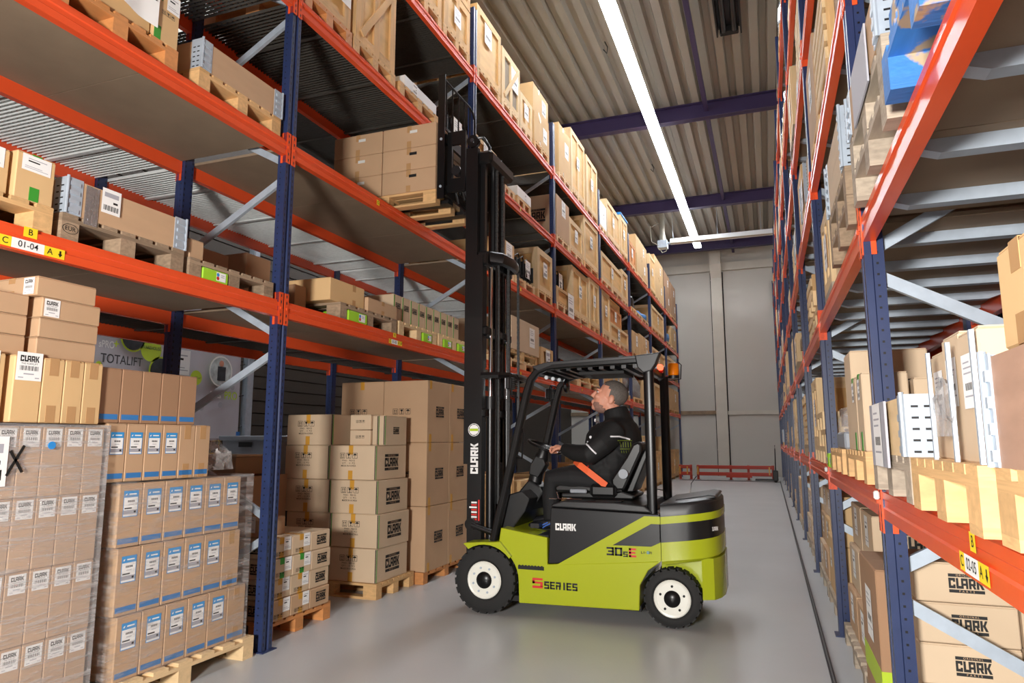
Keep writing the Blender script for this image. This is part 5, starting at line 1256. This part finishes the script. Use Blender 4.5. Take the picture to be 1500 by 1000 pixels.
# ================================================================ driver
DR = thing('person', 'forklift driver in black jacket and trousers with orange belt, looking up', 'person', (-1.5, FC, 1.1))
dg = None
def remesh(mb, name, mt, parent, vox=.009, sm=6):
    o = mb.build(name + '_src', mt, None, True)
    m = o.modifiers.new('r', 'REMESH'); m.mode = 'VOXEL'; m.voxel_size = vox; m.use_smooth_shade = True
    s = o.modifiers.new('s', 'SMOOTH'); s.factor = .5; s.iterations = sm
    bpy.context.view_layer.update(); d = bpy.context.evaluated_depsgraph_get()
    me = bpy.data.meshes.new_from_object(o.evaluated_get(d)); me.name = name; loc = o.location.copy()
    me.materials.clear(); me.materials.append(M(mt)); bpy.data.objects.remove(o); me.shade_smooth()
    return put(name, me, loc, parent)
S = 1.2; HC = Vector((-1.385, FC, 1.895)); ta = math.radians(20); HY = math.radians(8)
def H(x, y, z):
    x, y, z = x * S, y * S, z * S; X = x * math.cos(ta) + z * math.sin(ta); Z = -x * math.sin(ta) + z * math.cos(ta)
    return (HC.x + X * math.cos(HY) - y * math.sin(HY), HC.y + X * math.sin(HY) + y * math.cos(HY), HC.z + Z)
def hball(mb, c, rx, ry, rz, n=16, keep=None):
    V = []; F = []; k = n // 2
    for i in range(k + 1):
        t = PI * i / k; r = max(math.sin(t), .03)
        for j in range(n): V.append((c[0] + rx * r * math.cos(2 * PI * j / n), c[1] + ry * r * math.sin(2 * PI * j / n), c[2] + rz * math.cos(t)))
    for i in range(k):
        for j in range(n): F.append((i * n + j, i * n + (j + 1) % n, (i + 1) * n + (j + 1) % n, (i + 1) * n + j))
    F += [tuple(range(n)), tuple(range(k * n, (k + 1) * n))]
    if keep: F = [f for f in F if keep([sum(V[i][q] for i in f) / len(f) for q in range(3)])]
    mb.add([H(*p) for p in V], F)
B = MB()
hball(B, (.015, 0, .04), .112, .086, .10); hball(B, (-.035, 0, -.03), .083, .072, .098); hball(B, (-.04, 0, -.085), .062, .062, .05); hball(B, (-.085, 0, -.105), .03, .032, .026)
B.tube([H(-.112, 0, .022), H(-.128, 0, -.008), H(-.138, 0, -.026), H(-.118, 0, -.034)], [.010, .014, .018, .012], 8)
for s in (-1, 1): hball(B, (-.098, s * .03, .034), .022, .028, .011); hball(B, (.022, s * .088, -.012), .024, .012, .036); hball(B, (-.088, s * .042, -.02), .026, .024, .024)
hball(B, (-.116, 0, -.062), .012, .026, .009); hball(B, (-.113, 0, -.078), .013, .022, .009)
B.tube([H(0, 0, -.04), (-1.345, FC, 1.75), (-1.33, FC, 1.6)], [.075, .075, .09], 12)
B.tube([(-1.33, FC, 1.62), (-1.40, FC, 1.35), (-1.43, FC, 1.1)], [.09, .10, .09], 12)
def arm(s, pts, rs, mb): mb.tube(pts, rs, 12)
nearA = [(-1.33, 6.30, 1.60), (-1.315, 6.11, 1.57), (-1.40, 6.045, 1.47), (-1.51, 6.02, 1.375), (-1.66, 6.085, 1.39), (-1.80, 6.16, 1.43)]
farA = [(-1.33, 6.38, 1.60), (-1.315, 6.57, 1.57), (-1.40, 6.635, 1.46), (-1.52, 6.66, 1.36), (-1.68, 6.62, 1.36), (-1.82, 6.53, 1.40)]
for A in (nearA, farA): B.tube(A, [.06, .06, .055, .05, .042, .032], 10)
nearL = [(-1.43, 6.28, 1.10), (-1.50, 6.21, 1.14), (-1.72, 6.17, 1.165), (-1.90, 6.165, 1.145), (-1.915, 6.17, 1.0), (-1.915, 6.17, .78)]
farL = [(-1.43, 6.40, 1.10), (-1.50, 6.47, 1.14), (-1.74, 6.51, 1.165), (-1.94, 6.52, 1.145), (-1.99, 6.52, 1.0), (-2.03, 6.52, .78)]
for A in (nearL, farL): B.tube(A, [.08, .08, .07, .06, .05, .035], 10)
def hand(w, tgt, s):
    w = Vector(w); tgt = Vector(tgt); d = (tgt - w).normalized(); up = Vector((0, 0, 1)); r = d.cross(up).normalized() * s; u = Vector((0, 0, 1))
    pc = w + d * .045 + u * .012
    B.tube([w, w + d * .03 + u * .008, w + d * .075 + u * .018, w + d * .095 + u * .016], [.032, .036, .04, .03], 10, flat=.62)
    for i, (o, l) in enumerate(((-.033, .9), (-.011, 1.0), (.012, .95), (.034, .8))):
        k = w + d * .088 + r * o + u * .018
        B.tube([k, k + d * .036 * l + u * .004, k + d * .052 * l - u * .024, k + d * .036 * l - u * .048, k + d * .012 * l - u * .052], [.0115, .011, .0105, .010, .009], 8)
    k = w + d * .03 - r * .034
    B.tube([k, k + d * .03 - r * .018 - u * .008, k + d * .06 - r * .012 - u * .03, k + d * .072 + r * .004 - u * .034], [.014, .013, .011, .009], 8)
hand((-1.80, 6.16, 1.43), (-1.915, 6.225, 1.415), 1); hand((-1.82, 6.53, 1.40), (-1.93, 6.47, 1.41), -1)
remesh(B, 'body', 'skin', DR, .0065, 4)
J = MB()
J.ball((-1.43, FC, 1.20), .20, .235, .17, 16); J.ball((-1.495, FC, 1.30), .21, .24, .18, 16); J.ball((-1.42, FC, 1.48), .205, .235, .20, 16); J.ball((-1.33, FC, 1.58), .165, .215, .13, 16); J.ball((-1.25, FC, 1.50), .155, .22, .22, 16); J.ball((-1.30, FC, 1.60), .17, .22, .13, 16)
J.tube([(-1.30, FC, 1.62), (-1.315, FC, 1.71), (-1.335, FC, 1.80)], [.16, .125, .108], 16); J.ball((-1.36, FC, 1.33), .19, .22, .2, 16)
for A in (nearA, farA):
    J.tube(A[:-1] + [tuple(Vector(A[-1]) - (Vector(A[-1]) - Vector(A[-2])) * .12)], [.11, .118, .105, .095, .078, .055], 14)
jk = remesh(J, 'jacket', 'jacket', DR, .010, 8)
T = MB(); T.ball((-1.42, FC, 1.12), .19, .22, .115, 14)
for A in (nearL, farL): T.tube(A, [.12, .125, .115, .10, .085, .072], 14)
remesh(T, 'trousers', 'trousers', DR, .010, 6)
for (x, y) in ((-1.915, 6.17), (-2.03, 6.52)):
    b = MB(); b.tube([(x + .06, y, .735), (x, y, .75), (x - .09, y, .735), (x - .17, y, .722), (x - .215, y, .717)], [.04, .055, .048, .042, .022], 12, flat=.9)
    sh = b.build('shoe', 'shoe', DR, True); MB().cbox(x - .215, x + .09, y - .045, y + .045, .687, .703, .006).build('sole', 'black_matte', sh)
    MB().tube([(x - .02, y - .05, .76), (x - .08, y - .047, .73), (x - .11, y - .045, .71)], .006, 6).build('shoe_stripe', 'shoe_blue', sh, True); MB().tube([(x + .02, y - .052, .755), (x - .04, y - .05, .73), (x - .07, y - .048, .71)], .006, 6).build('shoe_stripe', 'shoe_blue', sh, True)
# hair, beard, eyes, brows
hb = MB(); hball(hb, (.018, 0, .044), .1155, .0885, .1025, 32, lambda c: c[2] > .075 - .0 + (-.35 * (c[0] + .02)) and c[0] > -.075 or (c[0] > .045 and c[2] > -.06) or (c[0] > .0 and c[2] > .0))
hb.build('hair', 'hair', DR, True)
bb = MB(); hball(bb, (-.04, 0, -.075), .070, .068, .062, 24, lambda c: c[2] < -.055 - .35 * (c[0] + .1) or (c[0] < -.07 and c[2] < -.062)); bb.build('beard', 'beard', DR, True)
for s in (-1, 1):
    e = MB(); hball(e, (-.0985, s * .034, .015), .009, .012, .006, 10); eo = e.build('eye', 'paper', DR, True); e = MB(); hball(e, (-.107, s * .034, .017), .005, .006, .006, 8); e.build('iris', 'ink', eo, True)
    e = MB(); e.tube([H(-.116, s * .016, .042), H(-.113, s * .036, .046), H(-.098, s * .052, .04)], [.005, .006, .004], 6); e.build('eyebrow', 'hair', DR, True)
# reflective piping, badge, back print, red zip, belt
def strip(pts, r, name, mt, fl=.35):
    o = MB().tube(pts, r, 6).build(name, mt, jk, True); return o
from mathutils.bvhtree import BVHTree
def bvh(o):
    me = o.data; off = WLOC[o.name]
    return BVHTree.FromPolygons([Vector(v.co) + off for v in me.vertices], [tuple(p.vertices) for p in me.polygons])
JB = bvh(jk)
def onjack(x, z, e=.004, y=5.7):
    """point on the jacket seen from the side with the given X, Z"""
    h_ = JB.ray_cast(Vector((x, y, z)), Vector((0, 1, 0)))
    return (x, h_[0].y - e, z) if h_[0] else (x, 6.1, z)
def jline(pts, n, r, name, mt):
    P = []
    for (a, b) in zip(pts[:-1], pts[1:]):
        for i in range(n): t = i / n; P.append(onjack(a[0] + (b[0] - a[0]) * t, a[1] + (b[1] - a[1]) * t))
    P.append(onjack(*pts[-1])); return MB().tube(P, r, 6).build(name, mt, jk, True)
jline([(-1.565, 1.49), (-1.50, 1.455), (-1.43, 1.385)], 5, .0075, 'reflective_piping', 'reflect')
jline([(-1.31, 1.535), (-1.24, 1.535), (-1.17, 1.51)], 5, .0075, 'reflective_piping', 'reflect')
jline([(-1.47, 1.695), (-1.475, 1.665)], 3, .007, 'reflective_piping', 'reflect')
jline([(-1.545, 1.275), (-1.56, 1.24), (-1.562, 1.235)], 3, .006, 'red_zip', 'red_print')
p = onjack(-1.53, 1.53); MB().ball((p[0], p[1], p[2]), .014, .006, .014, 10).build('badge', 'reflect', jk, True)
for (x, z, w, h_) in ((-1.205, 1.50, .05, .005), (-1.205, 1.425, .05, .005)):
    jline([(x - w, z), (x + w, z)], 4, .004, 'back_print', 'lime_thread')
for k in range(5):
    jline([(-1.245 + .02 * k, 1.44), (-1.245 + .02 * k, 1.485)], 2, .0035, 'back_print', 'lime_thread'); jline([(-1.245 + .02 * k, 1.39), (-1.245 + .02 * k, 1.41)], 2, .003, 'back_print', 'lime_thread')
# seat belt over the lap
b = MB(); pp = [Vector(q) for q in ((-1.712, 6.30, 1.325), (-1.695, 6.20, 1.318), (-1.635, 6.112, 1.287), (-1.54, 6.080, 1.225), (-1.44, 6.064, 1.155), (-1.37, 6.050, 1.105))]
V = []
for q in pp: V += [q + Vector((.016, 0, .024)), q - Vector((.016, 0, .024)), q - Vector((.016, -.003, .024)), q + Vector((.016, .003, .024))]
n = len(pp); b.add(V, [(4 * i + j, 4 * i + (j + 1) % 4, 4 * i + 4 + (j + 1) % 4, 4 * i + 4 + j) for i in range(n - 1) for j in range(4)] + [(0, 1, 2, 3), tuple(4 * (n - 1) + j for j in range(4))])
b.build('seat_belt', 'belt', FK)
# ================================================================ loads of the opposite rack (signed 02-05)
RTOP = [z + .066 for z in RV]
def right_loads():
    T = RTOP; B, C = T[0], T[1]; xf = .40
    # ---- second level, bay of the 02-05 sign
    pallet(xf, 1.5, .72, 1.56, B, 'chunky pallet under the brown film-wrapped collar by the 02-05 sign', 'wood')
    collar(xf, 1.5, .74, 1.55, B + PH, B + PH + .21, 'brown wooden collar under film with zinc corner, beside 02-05 sign', -1, 'wood_brown', (1,), hw=.03)
    carton(xf + .02, 1.1, .8, 1.50, B + PH + .215, B + PH + .40, 'cream carton on the film-wrapped collar by the 02-05 sign', 'card_yel', tape=('tape_clear', '-x', .25))
    pallet(xf - .01, 1.5, 1.64, 2.34, B, 'pale pallet under three white-labelled cartons near the 02-05 sign', 'wood')
    for k in range(3):
        y = 1.67 + .215 * k
        carton(xf + .02 + .015 * k, .66 + .015 * k, y, y + .17, B + PH, B + PH + .29 + .02 * (k % 2), 'upright CLARK carton with long white label, 02-05 bay, place %s' % ('one', 'two', 'three')[k], 'card_pale', marks=[(LOGO, '-y', .62, .55, .12), (LABW[0], '-x', .5, .62, .1)])
    for k, y in enumerate((1.655, 1.86, 2.075)):
        tag(MB().prism([(xf + .002, y), (xf + .010, y - .004), (xf + .010, y + .014), (xf + .002, y + .012)], 'z', B + PH + .001, B + PH + .28).build('corner_strip', 'galv'), 'zinc corner strip standing before the upright CLARK cartons', 'metal strip', 'zinc corner strips')
    bundle(xf + .0, xf + .014, 1.85, 2.05, B + PH + .06, B + PH + .2, 'clear wrap hanging before the upright CLARK cartons', 'bag_film', 'clear_wrap', 'film', 3)
    pallet(xf, 1.5, 2.42, 3.22, B, 'grey pallet under the collar with double zinc hinges', 'wood_grey')
    collar(xf, 1.5, 2.44, 3.20, B + PH, B + PH + .19, 'pale wooden collar with wide zinc hinges beside the near post', -1, 'wood_new', (0,))
    tag(MB().box(xf - .02, xf - .012, 2.70, 3.06, B + .1, B + .33).build('document_sleeve', 'paper_grey'), 'grey document sleeve hung on the zinc-hinged collar', 'document')
    tag(decal('paper_sheet', LABW[0], None, '-x', (xf - .022, 2.88, B + .215), .19), 'printed sheet in the sleeve on the zinc-hinged collar', 'paper')
    # ---- second level, next bay
    pallet(xf, 1.5, 3.46, 4.30, B, 'pine pallet under the green-taped cartons past the near post', 'wood')
    for k in range(2): carton(xf + .01, .60, 3.50 + .24 * k, 3.72 + .24 * k, B + PH, B + PH + .36, 'tall cream carton with green tape past the near post', 'card_pale', 'tall green-taped cartons', tape=('tape_green', '-x', 0), marks=[(LABW[1], '-x', .5, .8, .08)])
    carton(.62, 1.0, 3.50, 3.9, B + PH, B + PH + .33, 'plain carton deep behind the green-taped cartons', 'card_pale')
    carton(xf + .02, .78, 3.99, 4.28, B + PH, B + PH + .52, 'tallest CLARK carton behind the near post of the 02-05 rack', 'card_pale', marks=[(LOGO, '-y', .62, .62, .14)])
    pallet(xf - .01, 1.5, 4.42, 5.2, B, 'heavy pressed-wood pallet under the grey tray in a clear bag', 'wood')
    t = thing('parts_tray', 'grey steel tray in a clear bag on the pressed-wood pallet', 'tray', (.6, 4.7, B + PH))
    MB().cbox(xf + .01, .72, 4.44, 4.9, B + PH, B + PH + .10, .01).build('tray_body', 'plastic_grey', t); decal('paper_label', LABW[1], t, '-y', (.56, 4.437, B + PH + .05), .07)
    bundle(xf + .03, .8, 4.92, 5.18, B + PH, B + PH + .34, 'tall clear plastic bag with a carton inside, past the tray', 'bag_film', 'clear_bag', 'bag', 11)
    for k in range(2): lime(xf - .0, 5.30 + .26 * k, 5.46 + .26 * k, B, .1, 'lime small carton past the pressed-wood pallet', -1)
    carton(xf + .32, 1.2, 5.25, 6.0, B, B + .5, 'brown carton behind the lime cartons, 02-05 rack', 'card')
    # ---- third level, bay of the 02-05 sign
    for k in range(2):
        pallet(xf - .02 + .03 * k, 1.5, 1.30, 2.22, C + .146 * k, 'blue painted worn pallet, %s of two above the 02-05 bay' % ('lower', 'upper')[k], 'wood_blue')
    pallet(xf + .02, 1.5, 1.32, 2.2, C + .292, 'grey worn pallet on the two blue pallets', 'wood_blue')
    for k in range(2): pallet(xf, 1.5, 2.32, 3.22, C + .146 * k, 'grey weathered pallet, %s of two next to blue ones' % ('lower', 'upper')[k], 'wood_grey')
    collar(xf, 1.5, 2.34, 3.2, C + .294, C + .49, 'brown collar with zinc strip above weathered grey pallets', -1, 'card', (0, 1))
    tag(MB().box(xf - .012, xf - .006, 2.55, 2.95, C + .25, C + .47).build('document_sleeve', 'paper_grey'), 'white document sleeve on the collar above grey pallets', 'document')
    pallet(xf, 1.5, 3.46, 4.35, C, 'stained pallet under the hinged collar past the near post', 'wood_old'); pallet(xf, 1.5, 3.46, 4.35, C + .146, 'second stained pallet under the hinged collar', 'wood_old')
    collar(xf, 1.5, 3.48, 4.33, C + .294, C + .60, 'plain collar with zinc hinges over stained pallets', -1, 'card_pale', (0, 1))
    # ---- generic slivers further along: (seeded)
    rnd = random.Random(21)
    lvn = ['second', 'third', 'fourth', 'fifth', 'sixth', 'seventh']
    nbay = ['sign bay', 'first bay past the near post', 'second bay past the near post', 'third bay past the near post', 'fourth bay past the near post', 'fifth bay past the near post', 'sixth bay past the near post', 'seventh bay past the near post', 'eighth bay past the near post', 'ninth bay past the near post']
    for bay in range(0, 10):
        ya, yb = RY[bay + 1] + .09, RY[bay + 2] - .09
        for lv in range(6):
            if lv == 0 and bay in (0, 1): continue
            if lv == 1 and bay == 0: continue
            if bay == 0 and lv > 2: continue
            top = T[lv]; y = ya; lim = .92
            if lv == 1 and bay == 1: y = 4.45
            k = 0
            while y < yb - .55:
                w = rnd.choice((.8, .82, .85)) if bay < 5 else rnd.choice((1.15, 1.2, 1.25)); w = min(w, yb - y); kd = rnd.choice(('crate', 'carton', 'collar', 'cartons', 'pallets', 'crate', 'planks', 'foil')); hh = rnd.uniform(.35, .8)
                x0 = xf + rnd.uniform(.03, .11); wood = rnd.choice(('wood', 'wood_new', 'wood_grey', 'wood_old'))

                desc = '%s shelf, %s of the 02-05 rack, %s past its post' % (lvn[lv], nbay[bay].replace(' past the near post', ''), ('first', 'second', 'third', 'fourth')[k])
                pallet(x0, 1.45, y, y + w - .02, top, 'pallet, ' + desc, wood, far=True)
                z = top + PH
                if kd == 'crate': crate(x0, 1.4, y, y + w - .03, z, z + hh, 'pine crate, ' + desc, -1, 'wood_new', 'ply', 2, lab=(LABW[0], .5, .5, .22))
                elif kd == 'carton': carton(x0, 1.3, y, y + w - .03, z, z + hh, 'cream carton, ' + desc, rnd.choice(('card', 'card_yel', 'card_pale')), marks=[(LABW[1], '-x', .5, .6, .24)])
                elif kd == 'cartons':
                    for q in range(2): carton(x0 + .02 * q, 1.2, y, y + w - .04, z + hh / 2 * q, z + hh / 2 * (q + 1) - .003, '%s carton of two, ' % ('lower', 'upper')[q] + desc, 'card', marks=[(LABW[q], '-x', .4, .5, min(.18, hh * .32))])
                elif kd == 'collar': collar(x0, 1.4, y, y + w - .03, z, z + .4, 'zinc-hinged collar, ' + desc, -1, rnd.choice(('wood', 'card')), (0, 1), (LABW[0], .5, .5, .25))
                elif kd == 'pallets': pallet(x0 + .02, 1.45, y, y + w - .03, z, 'upper stacked pallet, ' + desc, wood, far=True); pallet(x0 - .01, 1.45, y, y + w - .03, z + PH, 'topmost stacked pallet, ' + desc, wood, far=True)
                elif kd == 'planks':
                    t = thing('plank_crate', 'slatted plank crate, ' + desc, 'crate', (.9, y + w / 2, z)); n = 5
                    for q in range(n): cube('slat', 'wood_new', t, x0, x0 + .02, y, y + w - .03, z + hh * q / n, z + hh * q / n + hh * .13)
                    for q in range(3): yy = y + (w - .11) * q / 2; cube('post', 'wood', t, x0 + .02, x0 + .07, yy, yy + .07, z, z + hh)
                    cube('floor_panel', 'ply', t, x0 + .1, 1.4, y, y + w - .03, z, z + hh * .8)
                else: bundle(x0, 1.2, y, y + w - .05, z, z + hh, 'film wrapped part, ' + desc, rnd.choice(('foil', 'bag_film', 'foil')), seed=bay * 10 + lv, amp=.04)
                y += w + rnd.uniform(.02, .12); k += 1
                if k > 3: break
    # ---- floor level
    pallet(.46, 1.5, 3.48, 4.66, 0, 'floor pallet under the lime-banded carton and CLARK stack', 'wood_old')
    t = carton(.46, .76, 3.95, 4.60, PH, .86, 'tall brown carton with lime band standing on the floor pallet', 'card_dark', marks=[(LABW[0], '-x', .5, .62, .22), (LABW[1], '-y', .3, .15, .06)])
    cube('printed_band', 'lime', t, .4585, .7615, 3.9485, 4.60, .25, .38)
    for r in range(5):
        carton(.56, .93, 3.50, 3.88, PH + .168 * r, PH + .168 * r + .165, 'flat CLARK carton, layer %s of five behind the near post brace' % ('one', 'two', 'three', 'four', 'five')[r], 'card_pale', marks=[(LOGO, '-y', .52, .5, .13)])
        carton(.94, 1.31, 3.50, 3.88, PH + .168 * r, PH + .168 * r + .165, 'flat CLARK carton deeper in, layer %s of five' % ('one', 'two', 'three', 'four', 'five')[r], 'card_pale', marks=[(LOGO, '-y', .52, .5, .13)])
    pallet(.46, 1.5, 4.75, 5.95, 0, 'floor pallet under the logo cartons past the lime-banded one', 'wood_grey')
    for r in range(3):
        for c in range(2): carton(.50 + .03 * r, .98, 4.78 + .58 * c, 5.33 + .58 * c, PH + .30 * r, PH + .30 * r + .297, 'large floor carton, layer %s, past the lime-banded carton, %s' % (('one', 'two', 'three')[r], 'first' if c == 0 else 'second'), 'card_pale' if r else 'card', marks=[(LOGO, '-y', .6, .5, .22), (LABW[2], '-x', .5, .6, .16)])
    k = 0
    for bay in range(2, 10):
        ya = RY[bay + 1] + .12
        for c in range(2):
            y = ya + 1.28 * c; nm = '%s floor pallet place past the second post, 02-05 rack' % ('first', 'second', 'third', 'fourth', 'fifth', 'sixth', 'seventh', 'eighth', 'ninth', 'tenth', 'eleventh', 'twelfth', 'thirteenth', 'fourteenth', 'fifteenth', 'sixteenth')[k]
            pallet(.46, 1.4, y, y + 1.15, 0, 'pallet at the ' + nm, 'wood_grey', far=True)
            z = PH; hs = rnd.choice(((.3, .35, .25), (.5, .4), (.28, .3, .28), (.7,)))
            for q, hh in enumerate(hs):
                for s_ in range(2): carton(.48 + .03 * q, 1.2, y + .02 + .56 * s_, y + .56 + .56 * s_, z, z + hh - .003, 'carton layer %s at the %s' % (('one', 'two', 'three')[q], nm), rnd.choice(('card', 'card_yel', 'card_pale')), 'pair of cartons ' + nm[:30] + ' ' + str(q), marks=[(LABW[q % 3], '-x', .5, .6, .14)])
                z += hh
            k += 1
    # ---- the rack behind: pallets seen under the shelves
    for bay in range(0, 4):
        for lv in (0, 1):
            for c in range(3):
                y = RY[bay + 1] + .12 + .88 * c
                pallet(1.74, 2.75, y, y + .8, T[lv], 'shadowed pallet on the %s shelf of the rack behind the 02-05 rack' % lvn[lv], 'wood_old', 'pallets on the %s shelf of the rack behind' % lvn[lv], far=True)
right_loads()
# ================================================================ banner, barrier, odds and ends
bn = thing('banner', 'grey advertising banner with lime circles and TOTALIFT lettering', 'banner', (-7.95, 7.0, 1.0))
b = MB(); n = 24; V = []
for i in range(n + 1):
    y = 4.6 + 4.15 * i / n
    for j in range(7):
        z = 1.55 + 2.2 * j / 6; V.append((-7.95 + .025 * math.sin(i * 1.1 + j * .5) * (1 - j / 8), y, z + .06 * math.sin(i * .25)))
b.add(V, [(7 * i + j, 7 * i + 7 + j, 7 * i + 8 + j, 7 * i + 1 + j) for i in range(n) for j in range(6)])
b.build('banner_cloth', 'banner', bn, True)
def bdec(name, mb, mats, y, z, s=1): return decal(name, flat(mb, name, mats), bn, '+x', (-7.915, y, z), s)
def disc(mb, r, mi, z=0, cx=0, cy=0, n=24): poly(mb, [(cx + r * math.cos(2 * PI * i / n), cy + r * math.sin(2 * PI * i / n)) for i in range(n)], mi, z)
b = MB(); add_text(b, 'TOTALIFT', 0, 0, .165, 0, 0, .006, .85); bdec('lettering', b, ['charcoal'], 6.56, 2.54)
b = MB(); add_text(b, 'sPRO', 0, 0, .13, 0, 0, .014, .75); bdec('lettering', b, ['paper'], 6.32, 2.72)
b = MB(); add_text(b, '+', 0, 0, .16, 0, 0, .014); bdec('lettering', b, ['banner_lime'], 6.455, 2.74)
b = MB(); add_text(b, 'Parts', -.14, 0, .14, 0, 0, .012, .8); add_text(b, 'PRO', .18, 0, .17, 1, 0, .014, .85); bdec('lettering', b, ['paper', 'banner_lime'], 8.36, 2.19)
for (y, z, r, k) in ((6.70, 2.86, .19, 'p'), (7.0, 2.74, .17, 'w'), (7.18, 2.46, .2, 'p'), (7.82, 2.42, .11, 'm'), (8.30, 2.56, .24, 'q')):
    b = MB(); disc(b, r, 0)
    if k == 'p': disc(b, r * .88, 1, .004)
    if k == 'q': disc(b, r, 3, .002); disc(b, r * .9, 2, .004); rect(b, -r * .3, -r * .6, r * .4, r * .3, 1, .006); disc(b, r * .2, 4, .008, r * .0, r * .5)
    if k == 'w': add_text(b, 'WAREHOUSE', 0, .02, .06, 5, .004, .006, .85)
    if k == 'm': add_text(b, '1.500 m²', 0, 0, .05, 5, .004, .003)
    bdec('printed_circle', b, ['banner_lime', 'picture_dark', 'picture_light', 'paper', 'skin', 'charcoal'], y, z)
for k in range(30):
    b = MB(); disc(b, random.uniform(.03, .08), 0); bdec('printed_dot', b, [random.choice(('banner_lime', 'paper_grey', 'paper_grey'))], random.uniform(6.2, 8.6), random.uniform(1.75, 2.6))
for z in (1.7, 2.2, 2.7, 3.2, 3.7): MB().tube([(-7.94, 8.74, z), (-7.9, 8.8, z + .02)], .008, 5).build('lacing', 'black_matte', bn)
tag(decal('paper_sheet', LABW[2], None, '+x', (-7.9, 7.52, 2.62), .3), 'white sheets pinned on the banner beside the rear post', 'paper')
MB().box(-8.0, -7.97, 4.6, 8.85, 3.75, 3.80).build('top_pole', 'galv', bn)
t = thing('steel_post', 'grey steel post at the edge of the banner', 'post', (-7.95, 8.95, 0)); MB().cbox(-8.02, -7.9, 8.88, 9.02, .01, 5.0, .01).build('post_tube', 'galv', t); MB().box(-8.07, -7.85, 8.83, 9.07, 0, .01).build('base_plate', 'galv', t)
t = thing('mesh_fence', 'yellow mesh fence under the banner', 'fence', (-8.1, 7.5, 0))
for k in range(16): MB().tube([(-8.1, 6.0 + .17 * k, .02), (-8.1, 6.0 + .17 * k, 1.5)], .008, 5).build('wire', 'sticker_yellow', t)
for z in (.1, .5, .9, 1.3, 1.5): MB().tube([(-8.1, 5.95, z), (-8.1, 8.6, z)], .012, 5).build('rail', 'sticker_yellow', t)
for y in (5.95, 8.6): MB().box(-8.13, -8.07, y - .03, y + .03, 0, 1.52).build('fence_post', 'black_plastic', t)
t = thing('hose_stand', 'bright blue pole beside the banner edge', 'pole', (-6.9, 7.6, 0)); MB().tube([(-6.9, 7.6, .02), (-6.88, 7.6, 1.62)], .028, 10).build('pole', 'blue_tube', t, True); MB().cyl((-6.9, 7.6, 0), (-6.9, 7.6, .02), .14, n=18).build('foot', 'black_plastic', t); MB().tube([(-6.89, 7.57, 1.35), (-6.87, 7.57, 1.37)], .032, 10).build('clip', 'tape_green', t, True)
# dark work tables and grid lockers beyond the loading rack
for k, y in enumerate((12.5, 15.5, 18.5)):
    t = thing('tool_locker', 'dark tool locker in the passage behind the loading rack, place %s' % ('one', 'two', 'three')[k], 'locker', (-7.6, y, 0))
    MB().cbox(-8.0, -7.3, y - .9, y + .9, 0, 2.0, .02).build('locker_body', 'charcoal', t)
    for q in range(3): MB().cbox(-7.3, -7.285, y - .86 + .58 * q, y - .32 + .58 * q, .1, 1.9, .006).build('door', 'black_plastic' if q % 2 else 'charcoal', t)
    decal('paper_label', LABW[1], t, '+x', (-7.28, y + .4, 1.5), .35)
# red guard rails in front of the end wall
for k, (xa, xb, lab) in enumerate(((-3.40, -2.90, 'short red guard rail at the foot of the loading rack end'), (-2.72, .12, 'long red guard rail across the aisle end'))):
    t = thing('guard_rail', lab, 'barrier', ((xa + xb) / 2, 28.0, 0))
    for z in (.16, .42): MB().cbox(xa, xb, 27.93, 28.03, z, z + .13, .01).build('rail', 'barrier_red', t)
    for x in ([xa, xb - .09] if k == 0 else [xa, -1.5, -.85, xb - .09]): MB().box(x, x + .09, 28.03, 28.12, .008, .56).build('post', 'barrier_red', t); MB().box(x - .05, x + .14, 28.0, 28.16, 0, .008).build('foot_plate', 'barrier_red', t)
    if k: MB().box(-1.62, -.68, 27.86, 27.93, .1, .24).build('bumper', 'barrier_red', t)
    for x in (xa + .02, xb - .2): MB().box(x, x + .05, 27.925, 27.93, .2, .5).build('hazard_strip', 'tape', t)
tag(MB().box(-3.3, .2, 27.2, 27.5, 0, .012).build('floor_channel', 'steel_dark'), 'dark steel channel set across the floor before the guard rails', 'floor strip')
t = thing('pallet_truck', 'small black hand pallet truck parked at the aisle end', 'pallet truck', (.1, 27.0, 0))
for y in (-.08, .08): MB().cbox(-.55, .12, 27.0 + y * 2 - .05, 27.0 + y * 2 + .05, .06, .11, .01).build('fork', 'black_plastic', t)
MB().cbox(.06, .24, 26.8, 27.2, .06, .42, .02).build('pump_body', 'black_plastic', t); MB().tube([(.16, 27.0, .4), (.17, 27.0, 1.2)], .018, 8).build('handle_bar', 'black_plastic', t, True)
MB().tube([(.17, 26.9, 1.2), (.17, 26.88, 1.32), (.17, 27.12, 1.32), (.17, 27.1, 1.2)], .014, 8, closed=True).build('grip', 'black_plastic', t, True)
for y in (26.88, 27.12): MB().cyl((.15, y - .03, .06), (.15, y + .03, .06), .06, n=14).build('wheel', 'black_matte', t, True)
# ---------------------------------------------------------------- groups for look-alikes that share a label
for lab, objs in REG.items():
    if len(objs) > 1:
        for o in objs:
            if 'group' not in o: o['group'] = 'look-alikes: ' + lab[:48]
